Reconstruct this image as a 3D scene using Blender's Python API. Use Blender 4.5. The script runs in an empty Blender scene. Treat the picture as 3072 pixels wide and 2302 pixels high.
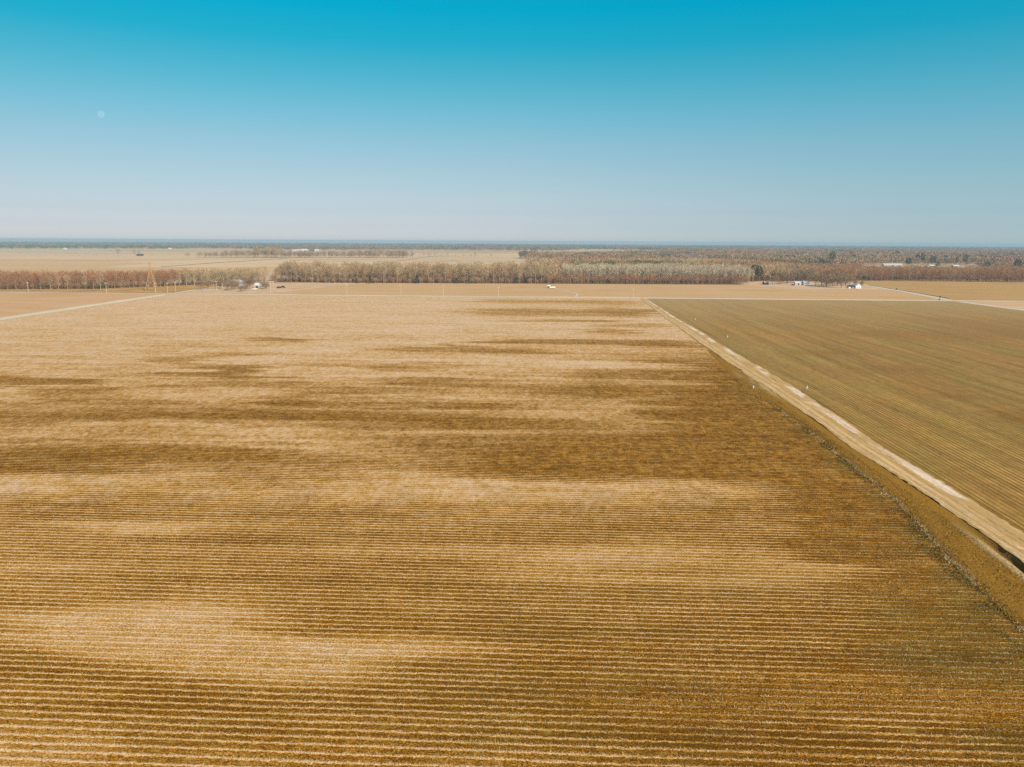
import bpy, math, random
import numpy as np
from mathutils import Vector, Matrix

# ------------------------------------------------------------------ camera
F, CX, CY, HY, CAMH = 2338.0, 1536.0, 1151.0, 724.0, 45.0     # photo pixels
ROLL = math.atan(16 / 3072)
PITCH = math.atan((CY - HY) / F)
sc = bpy.context.scene
COL = sc.collection
R = math.radians

cam = bpy.data.cameras.new("Camera")
cam.sensor_width = 36.0
cam.lens = F / 3072 * 36.0
cam.clip_start = 0.5
cam.clip_end = 90000
camo = bpy.data.objects.new("Camera", cam)
COL.objects.link(camo)
camo.matrix_world = (Matrix.Translation((0, 0, CAMH)) @ Matrix.Rotation(math.pi / 2 - PITCH, 4, 'X')
                     @ Matrix.Rotation(ROLL, 4, 'Z'))
sc.camera = camo

# ------------------------------------------------------------------ world
SUN_EL, SUN_AZ = R(35), R(140)
w = bpy.data.worlds.new("World")
sc.world = w
w.use_nodes = True
nt = w.node_tree
bg = nt.nodes['Background']
sky = nt.nodes.new('ShaderNodeTexSky')
sky.sky_type = 'NISHITA'
sky.sun_disc = False
sky.sun_elevation = SUN_EL
sky.sun_rotation = SUN_AZ
sky.altitude = 100
tc = nt.nodes.new('ShaderNodeTexCoord')
sep = nt.nodes.new('ShaderNodeSeparateXYZ')
nt.links.new(tc.outputs['Generated'], sep.inputs[0])
cr = nt.nodes.new('ShaderNodeValToRGB')
stops = [(0.0, (1.12, 1.25, 1.66)), (.0044, (1.045, 1.164, 1.549)), (.0175, (.796, .902, 1.28)), (.0349, (.680, .755, 1.03)),
         (.0593, (.630, .715, .870)), (.0872, (.590, .710, .800)), (.1184, (.530, .735, .782)), (.1530, (.380, .775, .790)),
         (.1925, (.203, .795, .792)), (.2284, (.054, .819, .832)), (.2639, (.008, .881, .906)), (.34, (.05, .88, .92)),
         (.6, (.9, 1.0, 1.0)), (1.0, (1.0, 1.0, 1.0))]
el = cr.color_ramp.elements
el[0].position, el[0].color = stops[0][0], (*stops[0][1], 1)
el[1].position, el[1].color = stops[-1][0], (*stops[-1][1], 1)
for p, c in stops[1:-1]:
    e = el.new(p)
    e.color = (*c, 1)
nt.links.new(sep.outputs[2], cr.inputs[0])
mx = nt.nodes.new('ShaderNodeMix')
mx.data_type = 'RGBA'
mx.blend_type = 'MULTIPLY'
mx.inputs[0].default_value = 1.0
nt.links.new(sky.outputs[0], mx.inputs[6])
nt.links.new(cr.outputs[0], mx.inputs[7])
az = nt.nodes.new('ShaderNodeMapRange')
az.inputs[1].default_value, az.inputs[2].default_value = -.6, .6
az.inputs[3].default_value, az.inputs[4].default_value = 0.0, 1.0
nt.links.new(sep.outputs[0], az.inputs[0])
ar = nt.nodes.new('ShaderNodeValToRGB')
e = ar.color_ramp.elements
e[0].position, e[0].color = 0, (.92, .88, .87, 1)
e[1].position, e[1].color = 1, (.88, 1.09, 1.12, 1)
q = e.new(.5)
q.color = (1, 1, 1, 1)
nt.links.new(az.outputs[0], ar.inputs[0])
mx2 = nt.nodes.new('ShaderNodeMix')
mx2.data_type = 'RGBA'
mx2.blend_type = 'MULTIPLY'
mx2.inputs[0].default_value = 1.0
nt.links.new(mx.outputs[2], mx2.inputs[6])
nt.links.new(ar.outputs[0], mx2.inputs[7])
nt.links.new(mx2.outputs[2], bg.inputs[0])
bg.inputs[1].default_value = 0.1

# ------------------------------------------------------------------ sun
SUNV = Vector((math.sin(SUN_AZ) * math.cos(SUN_EL), math.cos(SUN_AZ) * math.cos(SUN_EL), math.sin(SUN_EL)))
sl = bpy.data.lights.new("sun", 'SUN')
sl.energy = 4.6
sl.angle = R(0.5)
sl.color = (1.0, 0.878, 0.735)
so = bpy.data.objects.new("sun", sl)
COL.objects.link(so)
so.rotation_euler = (-SUNV).to_track_quat('-Z', 'Y').to_euler()

vs = sc.view_settings
vs.view_transform = 'Standard'
vs.look = 'None'
vs.exposure = 0.4
vs.gamma = 1.0
sc.cycles.use_denoising = False
sc.cycles.max_bounces = 4
sc.cycles.diffuse_bounces = 2
sc.cycles.transparent_max_bounces = 8
sc.cycles.sample_clamp_indirect = 4

# ------------------------------------------------------------------ helpers


def G(px, py, z=0.0):
    """ground point that the photo shows at a pixel (3072 x 2302)"""
    x, y = (px - CX) / F, -(py - CY) / F
    c, s = math.cos(ROLL), math.sin(ROLL)
    x, y = x * c - y * s, x * s + y * c
    d = (x, math.cos(PITCH) + y * math.sin(PITCH), -math.sin(PITCH) + y * math.cos(PITCH))
    t = (z - CAMH) / d[2]
    return d[0] * t, d[1] * t


def AT(px, dist):
    """x of a pixel column at a given distance"""
    return (px - CX) / F * dist * 1.0165


def vnoise(x, y, seed=0):
    x = np.asarray(x, float)
    y = np.asarray(y, float)
    xi, yi = np.floor(x).astype(np.int64), np.floor(y).astype(np.int64)
    xf, yf = x - xi, y - yi

    def hsh(a, b):
        n = (a * 374761393 + b * 668265263 + seed * 974711) & 0xffffffff
        n = ((n ^ (n >> 13)) * 1274126177) & 0xffffffff
        return ((n ^ (n >> 16)) & 0xffff) / 65535.0
    u, v = xf * xf * (3 - 2 * xf), yf * yf * (3 - 2 * yf)
    return ((hsh(xi, yi) * (1 - u) + hsh(xi + 1, yi) * u) * (1 - v)
            + (hsh(xi, yi + 1) * (1 - u) + hsh(xi + 1, yi + 1) * u) * v)


def tag(o, label=None, cat=None, group=None, kind=None):
    if label:
        o['label'] = label
    if cat:
        o['category'] = cat
    if group:
        o['group'] = group
    if kind:
        o['kind'] = kind
    return o


def empty(name, loc, rz=0.0):
    o = bpy.data.objects.new(name, None)
    o.empty_display_size = 1
    COL.objects.link(o)
    o.location = loc
    o.rotation_euler = (0, 0, rz)
    return o


def np_mesh(name, verts, faces, mat=None, cols=None, smooth=False):
    """verts (n,3); faces (m,k) ndarray or list of such arrays"""
    me = bpy.data.meshes.new(name)
    if not isinstance(faces, list):
        faces = [faces]
    verts = np.asarray(verts, np.float32)
    me.vertices.add(len(verts))
    me.vertices.foreach_set('co', verts.ravel())
    loops = np.concatenate([np.asarray(f, np.int32).ravel() for f in faces])
    tot = np.concatenate([np.full(len(f), np.asarray(f).shape[1], np.int32) for f in faces])
    st = np.concatenate([[0], np.cumsum(tot)[:-1]]).astype(np.int32)
    me.loops.add(len(loops))
    me.loops.foreach_set('vertex_index', loops)
    me.polygons.add(len(tot))
    me.polygons.foreach_set('loop_start', st)
    me.update(calc_edges=True)
    if cols is not None:
        for cn, arr in cols.items():
            arr = np.asarray(arr, np.float32)
            if arr.ndim == 1:
                a = me.attributes.new(cn, 'FLOAT', 'POINT')
                a.data.foreach_set('value', arr)
            else:
                a = me.attributes.new(cn, 'FLOAT_COLOR', 'POINT')
                rgba = np.ones((len(arr), 4), np.float32)
                rgba[:, :3] = arr
                a.data.foreach_set('color', rgba.ravel())
    if smooth:
        me.polygons.foreach_set('use_smooth', np.ones(len(tot), bool))
    if mat:
        me.materials.append(mat)
    return me


def link(name, me, parent=None):
    o = bpy.data.objects.new(name, me)
    COL.objects.link(o)
    if parent:
        o.parent = parent
    return o


class MB:
    """collects boxes, tubes and prisms; builds ONE mesh"""

    def __init__(s):
        s.v, s.f = [], []

    def add(s, vs, fs):
        n = len(s.v)
        s.v += [tuple(p) for p in vs]
        s.f += [tuple(i + n for i in f) for f in fs]
        return s

    def box(s, x0, x1, y0, y1, z0, z1):
        return s.add([(x0, y0, z0), (x1, y0, z0), (x1, y1, z0), (x0, y1, z0),
                      (x0, y0, z1), (x1, y0, z1), (x1, y1, z1), (x0, y1, z1)],
                     [(0, 3, 2, 1), (4, 5, 6, 7), (0, 1, 5, 4), (1, 2, 6, 5), (2, 3, 7, 6), (3, 0, 4, 7)])

    def tube(s, p0, p1, r0, r1=None, n=8, cap=True):
        r1 = r0 if r1 is None else r1
        a, b = Vector(p0), Vector(p1)
        d = (b - a).normalized()
        u = d.orthogonal().normalized()
        v = d.cross(u)
        vs_, fs_ = [], []
        for p, r in ((a, r0), (b, r1)):
            for k in range(n):
                t = 2 * math.pi * k / n
                vs_.append(p + (u * math.cos(t) + v * math.sin(t)) * r)
        for k in range(n):
            fs_.append((k, (k + 1) % n, n + (k + 1) % n, n + k))
        if cap:
            fs_ += [tuple(range(n - 1, -1, -1)), tuple(range(n, 2 * n))]
        return s.add(vs_, fs_)

    def prism(s, prof, axis, a0, a1):
        """prof: list of 2D points, extruded along 'x' or 'y'"""
        n = len(prof)
        if axis == 'y':
            vs_ = [(p[0], a0, p[1]) for p in prof] + [(p[0], a1, p[1]) for p in prof]
        else:
            vs_ = [(a0, p[0], p[1]) for p in prof] + [(a1, p[0], p[1]) for p in prof]
        fs_ = [(k, (k + 1) % n, n + (k + 1) % n, n + k) for k in range(n)]
        fs_ += [tuple(range(n - 1, -1, -1)), tuple(range(n, 2 * n))]
        return s.add(vs_, fs_)

    def build(s, name, mat, parent=None, loc=None):
        me = bpy.data.meshes.new(name)
        me.from_pydata(s.v, [], s.f)
        me.materials.append(mat)
        me.update()
        o = link(name, me, parent)
        if loc:
            o.location = loc
        return o


# ------------------------------------------------------------------ materials
class NB:
    """tiny node-building helper"""

    def __init__(s, name, rough=0.95):
        s.m = bpy.data.materials.new(name)
        s.m.use_nodes = True
        s.t = s.m.node_tree
        s.b = s.t.nodes['Principled BSDF']
        s.b.inputs['Roughness'].default_value = rough
        s.b.inputs['Specular IOR Level'].default_value = 0.0

    def n(s, typ, **kw):
        x = s.t.nodes.new(typ)
        for k, v in kw.items():
            setattr(x, k, v)
        return x

    def put(s, sock, v):
        if isinstance(v, bpy.types.NodeSocket):
            s.t.links.new(v, sock)
        elif v is not None:
            if hasattr(sock.default_value, '__len__') and not hasattr(v, '__len__'):
                v = (v,) * len(sock.default_value)
            if hasattr(sock.default_value, '__len__') and len(sock.default_value) == 4 and len(v) == 3:
                v = (*v, 1)
            sock.default_value = v

    def math(s, op, a, b=None, c=None, clamp=False):
        x = s.n('ShaderNodeMath', operation=op)
        x.use_clamp = clamp
        s.put(x.inputs[0], a)
        if b is not None:
            s.put(x.inputs[1], b)
        if c is not None:
            s.put(x.inputs[2], c)
        return x.outputs[0]

    def mix(s, f, a, b, blend='MIX'):
        x = s.n('ShaderNodeMix', data_type='RGBA', blend_type=blend)
        s.put(x.inputs[0], f)
        s.put(x.inputs[6], a)
        s.put(x.inputs[7], b)
        return x.outputs[2]

    def ramp(s, f, stops, interp='LINEAR'):
        x = s.n('ShaderNodeValToRGB')
        x.color_ramp.interpolation = interp
        e = x.color_ramp.elements
        e[0].position, e[0].color = stops[0][0], (*stops[0][1], 1)
        e[1].position, e[1].color = stops[-1][0], (*stops[-1][1], 1)
        for p, c in stops[1:-1]:
            q = e.new(p)
            q.color = (*c, 1)
        s.put(x.inputs[0], f)
        return x.outputs[0]

    def smooth(s, v, a, b):
        x = s.n('ShaderNodeMapRange', interpolation_type='SMOOTHSTEP')
        s.put(x.inputs[0], v)
        x.inputs[1].default_value = a
        x.inputs[2].default_value = b
        return x.outputs[0]

    def pos(s, rot=0.0, scale=(1, 1, 1), loc=(0, 0, 0)):
        g = s.n('ShaderNodeNewGeometry')
        m = s.n('ShaderNodeMapping')
        m.inputs[1].default_value = loc
        m.inputs[2].default_value = (0, 0, rot)
        m.inputs[3].default_value = scale
        s.t.links.new(g.outputs['Position'], m.inputs[0])
        return m.outputs[0]

    def noise(s, vec, scale, detail=3, rough=.55, dist=0):
        x = s.n('ShaderNodeTexNoise')
        s.put(x.inputs['Vector'], vec)
        x.inputs['Scale'].default_value = scale
        x.inputs['Detail'].default_value = detail
        x.inputs['Roughness'].default_value = rough
        x.inputs['Distortion'].default_value = dist
        return x.outputs[0]

    def attr(s, name, out=2):
        x = s.n('ShaderNodeAttribute')
        x.attribute_name = name
        return x.outputs[out]

    def sepxyz(s, v):
        x = s.n('ShaderNodeSeparateXYZ')
        s.put(x.inputs[0], v)
        return x.outputs

    def color(s, c):
        s.put(s.b.inputs['Base Color'], c)
        return s

    def bump(s, h, strength=.5, dist=.1):
        x = s.n('ShaderNodeBump')
        x.inputs['Strength'].default_value = strength
        x.inputs['Distance'].default_value = dist
        s.put(x.inputs['Height'], h)
        s.t.links.new(x.outputs[0], s.b.inputs['Normal'])
        return s


def plain(name, c, rough=.7, var=.15, scale=2.0, spec=.2, metal=0):
    b = NB(name, rough)
    b.b.inputs['Specular IOR Level'].default_value = spec
    b.b.inputs['Metallic'].default_value = metal
    t = b.n('ShaderNodeTexCoord')
    nz = b.noise(t.outputs['Object'], scale, 4)
    d = tuple(x * (1 - var) for x in c)
    l = tuple(min(1, x * (1 + var)) for x in c)
    b.color(b.mix(nz, d, l))
    return b.m


ROW = R(2.7)          # crop rows run along +x turned clockwise by this much
TRK = R(3.6)          # the track and the beds right of it


def stubble_material():
    b = NB('corn_stubble', .9)
    p = b.pos(rot=ROW)
    x, y, z = b.sepxyz(p)
    wob = b.noise(b.pos(rot=ROW, scale=(.05, .35, 1)), 1, 2)
    v = b.math('ADD', b.math('DIVIDE', y, 1.12), b.math('MULTIPLY', b.math('SUBTRACT', wob, .5), .55))
    wob2 = b.noise(b.pos(rot=ROW, scale=(1.3, .9, 1), loc=(2, 5, 0)), 1, 3, .6)
    v = b.math('ADD', v, b.math('MULTIPLY', b.math('SUBTRACT', wob2, .5), .5))
    fr = b.math('FRACT', v)
    tri = b.math('ABSOLUTE', b.math('SUBTRACT', fr, .5))          # .5 at the row, 0 between
    row = b.smooth(tri, .22, .48)
    cover_light = b.attr('cover_light')
    green = b.attr('green')
    streak = b.noise(b.pos(rot=ROW, scale=(.012, .30, 1)), 1, 4, .6)
    streak2 = b.noise(b.pos(rot=ROW, scale=(.10, .9, 1)), 1, 3, .6)
    clod = b.noise(b.pos(rot=ROW, scale=(1.1, 2.6, 1)), 1, 3, .65)
    speck = b.noise(b.pos(rot=ROW, scale=(4.5, 6.0, 1)), 1, 2, .7)
    blot = b.noise(b.pos(rot=ROW, scale=(.03, .06, 1)), 1, 3, .55)
    s = b.math('ADD', cover_light, b.math('MULTIPLY', b.math('SUBTRACT', streak, .5), .70))
    s = b.math('ADD', s, b.math('MULTIPLY', b.math('SUBTRACT', streak2, .5), .38))
    s = b.math('ADD', s, b.math('MULTIPLY', b.math('SUBTRACT', blot, .5), .35))
    s = b.math('ADD', s, b.math('MULTIPLY', b.math('SUBTRACT', b.smooth(clod, .3, .7), .5), .34))
    s = b.math('ADD', s, b.math('MULTIPLY', b.math('SUBTRACT', b.smooth(speck, .34, .66), .5), .62))
    grain1 = b.noise(b.pos(rot=ROW, scale=(.75, .55, 1), loc=(7, 1, 0)), 1, 2, .6)
    grain2 = b.noise(b.pos(rot=ROW, scale=(.32, .16, 1), loc=(1, 9, 0)), 1, 2, .6)
    gx_, gy_, gz_ = b.sepxyz(b.pos())
    farw = b.math('MULTIPLY_ADD', b.smooth(gy_, 75, 190), .75, .25)
    grain1 = b.math('MULTIPLY_ADD', b.math('SUBTRACT', grain1, .5), farw, .5)
    grain2 = b.math('MULTIPLY_ADD', b.math('SUBTRACT', grain2, .5), farw, .5)
    s = b.math('ADD', s, b.math('MULTIPLY', b.math('SUBTRACT', b.smooth(grain1, .34, .66), .5), .30))
    s = b.math('ADD', s, b.math('MULTIPLY', b.math('SUBTRACT', b.smooth(grain2, .34, .66), .5), .20))
    amp = b.math('MULTIPLY_ADD', b.smooth(cover_light, .95, .5), .56, .12)
    s = b.math('ADD', s, b.math('MULTIPLY', b.math('SUBTRACT', row, .5), b.math('MULTIPLY', amp, b.smooth(cover_light, .10, .42))))
    c = b.ramp(s, [(0.0, (.105, .043, .004)), (.30, (.280, .116, .009)), (.55, (.405, .199, .034)),
                   (.80, (.52, .308, .112)), (1.0, (.585, .412, .282))])
    brk = b.smooth(b.noise(b.pos(rot=ROW, scale=(.22, .9, 1), loc=(3, 8, 0)), 1, 3, .7), .42, .60)
    crest = b.math('MULTIPLY', b.smooth(tri, .33, .46), brk)
    crest = b.math('MULTIPLY', crest, b.smooth(speck, .40, .62))
    c = b.mix(b.math('MULTIPLY', crest, .9), c, (.65, .44, .205))
    gm = b.math('MULTIPLY', green, b.math('MULTIPLY_ADD', row, -.65, 1.0))
    gm = b.math('MULTIPLY', gm, b.smooth(clod, .35, .65))
    c = b.mix(b.math('MULTIPLY', gm, .7), c, (.10, .085, .016))
    hue = b.noise(b.pos(rot=ROW, scale=(.35, .8, 1)), 1, 3, .6)
    c = b.mix(b.smooth(hue, .55, .75), c, b.mix(.5, c, (.30, .20, .035)))
    b.color(c)
    hgt = b.math('ADD', b.math('MULTIPLY', row, .9), b.math('ADD', b.math('MULTIPLY', clod, .5), b.math('MULTIPLY', speck, .35)))
    b.bump(hgt, .55, .14)
    return b.m


def wheat_material():
    b = NB('wheat_bed_soil', .92)
    p = b.pos(rot=TRK)
    x, y, z = b.sepxyz(p)
    wob = b.noise(b.pos(rot=TRK, scale=(.3, .03, 1)), 1, 2)
    v = b.math('ADD', b.math('DIVIDE', x, 1.15), b.math('MULTIPLY', b.math('SUBTRACT', wob, .5), .4))
    tri = b.math('ABSOLUTE', b.math('SUBTRACT', b.math('FRACT', v), .5))
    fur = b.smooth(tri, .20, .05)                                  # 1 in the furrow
    idx = b.n('ShaderNodeTexWhiteNoise', noise_dimensions='1D')
    b.put(idx.inputs[1], b.math('FLOOR', v))
    deep = b.smooth(idx.outputs[0], .2, .95)
    streak = b.noise(b.pos(rot=TRK, scale=(.28, .012, 1)), 1, 4, .6)
    blot = b.noise(b.pos(rot=TRK, scale=(.018, .009, 1)), 1, 4, .6, .6)
    blot2 = b.noise(b.pos(rot=TRK, scale=(.05, .016, 1), loc=(31, 7, 0)), 1, 3, .6)
    clod = b.noise(b.pos(rot=TRK, scale=(3.2, 1.4, 1)), 1, 3, .65)
    red = b.attr('red')
    base = b.mix(b.smooth(blot, .38, .62), (.37, .194, .052), (.33, .198, .056))
    base = b.mix(b.math('MULTIPLY', b.smooth(blot2, .44, .68), .62), base, (.285, .200, .046))
    base = b.mix(b.math('MULTIPLY', b.math('MULTIPLY', red, b.smooth(streak, .3, .6)), .8), base, (.27, .130, .034))
    idx4 = b.n('ShaderNodeTexWhiteNoise', noise_dimensions='1D')
    b.put(idx4.inputs[1], b.math('FLOOR', b.math('MULTIPLY', v, .2)))
    bedr = b.math('ADD', b.math('MULTIPLY', idx.outputs[0], .22), b.math('MULTIPLY', idx4.outputs[0], .15))
    grn = b.noise(b.pos(rot=TRK, scale=(.6, .25, 1), loc=(4, 4, 0)), 1, 3, .65)
    lite = b.math('ADD', b.math('MULTIPLY_ADD', streak, 1.05, .12), bedr)
    lite = b.math('MULTIPLY', lite, b.math('MULTIPLY_ADD', grn, 1.0, .52))
    lite = b.math('MULTIPLY', lite, b.math('MULTIPLY_ADD', clod, 1.0, .5))
    base = b.mix(1.0, base, lite, 'MULTIPLY')
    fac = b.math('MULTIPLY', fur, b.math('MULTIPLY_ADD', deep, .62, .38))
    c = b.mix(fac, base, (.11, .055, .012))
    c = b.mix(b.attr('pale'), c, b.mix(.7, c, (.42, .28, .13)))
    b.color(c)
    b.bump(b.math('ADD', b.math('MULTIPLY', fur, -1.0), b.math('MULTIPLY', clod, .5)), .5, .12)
    return b.m


def track_material():
    b = NB('dirt_track', .95)
    u = b.attr('across')
    p = b.pos(rot=TRK)
    n1 = b.noise(b.pos(rot=TRK, scale=(.5, .06, 1)), 1, 4, .65)
    n2 = b.noise(b.pos(rot=TRK, scale=(2.2, .8, 1)), 1, 4, .7)
    n3 = b.noise(b.pos(rot=TRK, scale=(1.0, .12, 1)), 1, 3, .6)
    uu = b.math('ADD', b.math('ADD', u, b.math('MULTIPLY', b.math('SUBTRACT', n1, .5), .16)), b.math('MULTIPLY', b.math('SUBTRACT', n2, .5), .12))
    c = b.ramp(uu, [(0.0, (.33, .195, .055)), (.07, (.44, .28, .12)), (.16, (.56, .375, .19)), (.27, (.42, .25, .09)),
                    (.38, (.58, .385, .19)), (.52, (.42, .245, .08)), (.62, (.45, .265, .095)), (.68, (.62, .47, .34)),
                    (.90, (.64, .50, .38)), (.95, (.42, .25, .10)), (1.0, (.30, .17, .05))])
    patch = b.smooth(b.noise(b.pos(rot=TRK, scale=(.25, .035, 1), loc=(5, 3, 0)), 1, 3, .6), .42, .62)
    c = b.mix(b.math('MULTIPLY', patch, .7), c, (.45, .285, .12))
    c = b.mix(b.math('MULTIPLY', b.smooth(n3, .52, .72), .5), c, (.58, .45, .31))
    lite = b.math('MULTIPLY_ADD', n2, .8, .60)
    c = b.mix(1.0, c, lite, 'MULTIPLY')
    fine = b.noise(b.pos(rot=TRK, scale=(5.0, .12, 1)), 1, 3, .65)
    c = b.mix(1.0, c, b.math('MULTIPLY_ADD', fine, 1.3, .34), 'MULTIPLY')
    gapn = b.smooth(b.noise(b.pos(rot=TRK, scale=(.15, .05, 1), loc=(8, 1, 0)), 1, 3, .6), .50, .60)
    c = b.mix(b.math('MULTIPLY', gapn, b.smooth(uu, .60, .68)), c, (.43, .265, .105))
    crack = b.smooth(b.math('ABSOLUTE', b.math('SUBTRACT', uu, .665)), .028, .006)
    crack = b.math('MULTIPLY', crack, b.smooth(n1, .40, .62))
    c = b.mix(crack, c, (.13, .075, .03))
    ruts = b.smooth(b.math('ABSOLUTE', b.math('SUBTRACT', b.math('ABSOLUTE', b.math('SUBTRACT', uu, .37)), .12)), .045, .01)
    ruts = b.math('MULTIPLY', ruts, b.smooth(n3, .38, .6))
    c = b.mix(b.math('MULTIPLY', ruts, .6), c, (.30, .17, .055))
    b.color(c)
    b.bump(b.math('ADD', n1, n2), .5, .15)
    return b.m


def verge_material():
    b = NB('dry_verge_grass', .95)
    u = b.attr('across')
    n1 = b.noise(b.pos(rot=TRK, scale=(.6, .10, 1)), 1, 4, .6)
    n2 = b.noise(b.pos(scale=(2.5, 2.5, 1)), 1, 4, .7)
    n3 = b.noise(b.pos(rot=TRK, scale=(.12, .03, 1)), 1, 3, .6)
    c = b.ramp(n2, [(.25, (.13, .058, .007)), (.5, (.25, .122, .016)), (.75, (.34, .195, .042))])
    c = b.mix(b.smooth(n3, .5, .7), c, b.mix(.5, c, (.13, .095, .022)))
    c = b.mix(b.attr('pale'), c, b.mix(b.smooth(n2, .3, .7), (.30, .20, .075), (.52, .38, .22)))
    c = b.mix(b.attr('dark'), c, (.045, .028, .012))
    b.color(c)
    b.bump(b.math('ADD', n1, n2), .7, .2)
    return b.m


def soil_field(name, lo, hi, rot=ROW, sx=.01, sy=.16, row=0.0, fine=.5, accent=None, acc=(.52, .7)):
    lo, hi, accent = [c and (c[0] * 1.12, c[1] * .97, c[2] * .97) for c in (lo, hi, accent)]
    b = NB(name, .95)
    st = b.noise(b.pos(rot=rot, scale=(sx, sy, 1)), 1, 5, .62)
    bl = b.noise(b.pos(rot=rot, scale=(sx * .9, sx * 1.7, 1), loc=(13, 4, 0)), 1, 3, .55)
    fn = b.noise(b.pos(rot=rot, scale=(.35, .8, 1)), 1, 3, .7)
    f = b.math('ADD', b.math('MULTIPLY', st, .6), b.math('MULTIPLY', bl, .4))
    f = b.smooth(f, .36, .64)
    c = b.mix(f, lo, hi)
    if accent:
        c = b.mix(b.math('MULTIPLY', b.smooth(bl, *acc), .8), c, accent)
    c = b.mix(1.0, c, b.math('MULTIPLY_ADD', fn, fine, 1 - fine / 2), 'MULTIPLY')
    b.color(c)
    b.bump(fn, .4, .2)
    return b.m


def ground_material():
    b = NB('farmland', .95)
    p = b.pos(rot=ROW)
    vo = b.n('ShaderNodeTexVoronoi', distance='CHEBYCHEV', feature='F1')
    b.put(vo.inputs['Vector'], b.pos(rot=ROW, scale=(1 / 700, 1 / 420, 1)))
    vo.inputs['Scale'].default_value = 1
    vo.inputs['Randomness'].default_value = .85
    r, g_, bl_ = b.sepxyz(vo.outputs['Color'])
    c = b.ramp(r, [(0, (.50, .31, .15)), (.3, (.55, .375, .21)), (.55, (.60, .415, .25)), (.75, (.45, .30, .135)),
                   (.9, (.52, .38, .25)), (1, (.42, .32, .135))])
    st = b.noise(b.pos(rot=ROW, scale=(.0022, .022, 1)), 1, 5, .65)
    c = b.mix(1.0, c, b.math('MULTIPLY_ADD', st, .75, .62), 'MULTIPLY')
    st2 = b.noise(b.pos(rot=ROW, scale=(.0012, .008, 1), loc=(9, 2, 0)), 1, 3, .6)
    c = b.mix(b.math('MULTIPLY', b.smooth(st2, .55, .72), .45), c, (.27, .22, .09))
    fn = b.noise(b.pos(scale=(.2, .2, 1)), 1, 3, .7)
    c = b.mix(1.0, c, b.math('MULTIPLY_ADD', fn, .3, .85), 'MULTIPLY')
    b.color(c)
    return b.m


def road_material(name, edge, mid, sx=.5, sy=.05, rot=ROW):
    b = NB(name, .9)
    u = b.attr('across')
    n1 = b.noise(b.pos(scale=(.25, .25, 1)), 1, 4, .65)
    n2 = b.noise(b.pos(scale=(.03, .03, 1)), 1, 3, .6)
    uu = b.math('ADD', u, b.math('MULTIPLY', b.math('SUBTRACT', n1, .5), .10))
    c = b.ramp(uu, [(0, edge), (.16, edge), (.24, mid), (.76, mid), (.84, edge), (1, edge)])
    c = b.mix(1.0, c, b.math('MULTIPLY_ADD', n1, .35, .82), 'MULTIPLY')
    c = b.mix(1.0, c, b.math('MULTIPLY_ADD', n2, .4, .8), 'MULTIPLY')
    b.color(c)
    return b.m


def twig_material(name, c1, c2, c3):
    b = NB(name, .9)
    oi = b.n('ShaderNodeObjectInfo')
    f = b.attr('tone')
    base = b.ramp(oi.outputs['Random'], [(0, c1), (.5, c2), (1, c3)])
    c = b.mix(1.0, base, b.math('MULTIPLY_ADD', f, .34, .83), 'MULTIPLY')
    b.color(c)
    return b.m


def attr_material(name, rough=.92, aname='col'):
    b = NB(name, rough)
    b.color(b.attr(aname, 0))
    return b.m


M = {}
M['stubble'] = stubble_material()
M['wheat'] = wheat_material()
M['track'] = track_material()
M['verge'] = verge_material()
M['ground'] = ground_material()
M['straw'] = attr_material('straw_blades')
M['woodmass'] = attr_material('bare_twigs_mass')
M['paved'] = road_material('grey_asphalt', (.48, .36, .21), (.56, .46, .33))
M['gravel'] = road_material('pale_gravel', (.40, .29, .16), (.53, .43, .33))
M['north'] = soil_field('north_field_soil', (.41, .280, .125), (.47, .345, .185), accent=(.40, .275, .095), fine=.35)
M['west'] = soil_field('west_field_soil', (.42, .275, .125), (.48, .35, .20), accent=(.40, .24, .085), fine=.35, sx=.012)
M['east'] = soil_field('east_field_grass', (.34, .225, .075), (.40, .275, .11), accent=(.35, .21, .085), fine=.4)
M['eaststrip'] = soil_field('east_strip_soil', (.44, .30, .16), (.54, .40, .25), fine=.35)
M['rough'] = soil_field('rough_grass', (.28, .17, .055), (.42, .29, .11), sx=.04, sy=.2, fine=.7)
M['yard'] = soil_field('farmyard_grass', (.42, .30, .155), (.54, .41, .27), sx=.05, sy=.09, fine=.4, accent=(.36, .30, .12))
M['litter'] = soil_field('leaf_litter', (.13, .075, .035), (.24, .15, .075), sx=.05, sy=.05, fine=.6)
M['bark'] = plain('bark', (.24, .19, .14), .9, .3, 3)
M['palebark'] = plain('pale_bark', (.33, .27, .20), .9, .25, 3)
M['twig_brown'] = twig_material('brown_twigs', (.35, .23, .12), (.39, .26, .145), (.29, .185, .10))
M['twig_pale'] = twig_material('pale_twigs', (.47, .365, .24), (.42, .32, .20), (.50, .40, .27))
M['twig_red'] = twig_material('russet_twigs', (.36, .165, .072), (.31, .15, .075), (.38, .195, .09))
M['twig_tan'] = twig_material('tan_twigs', (.43, .30, .165), (.38, .26, .14), (.46, .33, .19))
M['twig_dark'] = twig_material('dark_brown_twigs', (.23, .145, .08), (.27, .175, .10), (.20, .125, .075))
M['needle'] = twig_material('dark_needles', (.060, .075, .040), (.075, .085, .038), (.050, .066, .045))
M['needle_olive'] = twig_material('olive_needles', (.10, .105, .038), (.12, .115, .045), (.085, .095, .042))
M['wood_pole'] = plain('weathered_pole_wood', (.50, .40, .29), .85, .15, 3)
M['rust'] = plain('rusty_lattice_steel', (.40, .24, .10), .7, .2, 1)
M['white'] = plain('white_paint', (.70, .68, .64), .6, .06)
M['whitemetal'] = plain('pale_sheet_metal', (.52, .53, .53), .45, .08)
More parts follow.
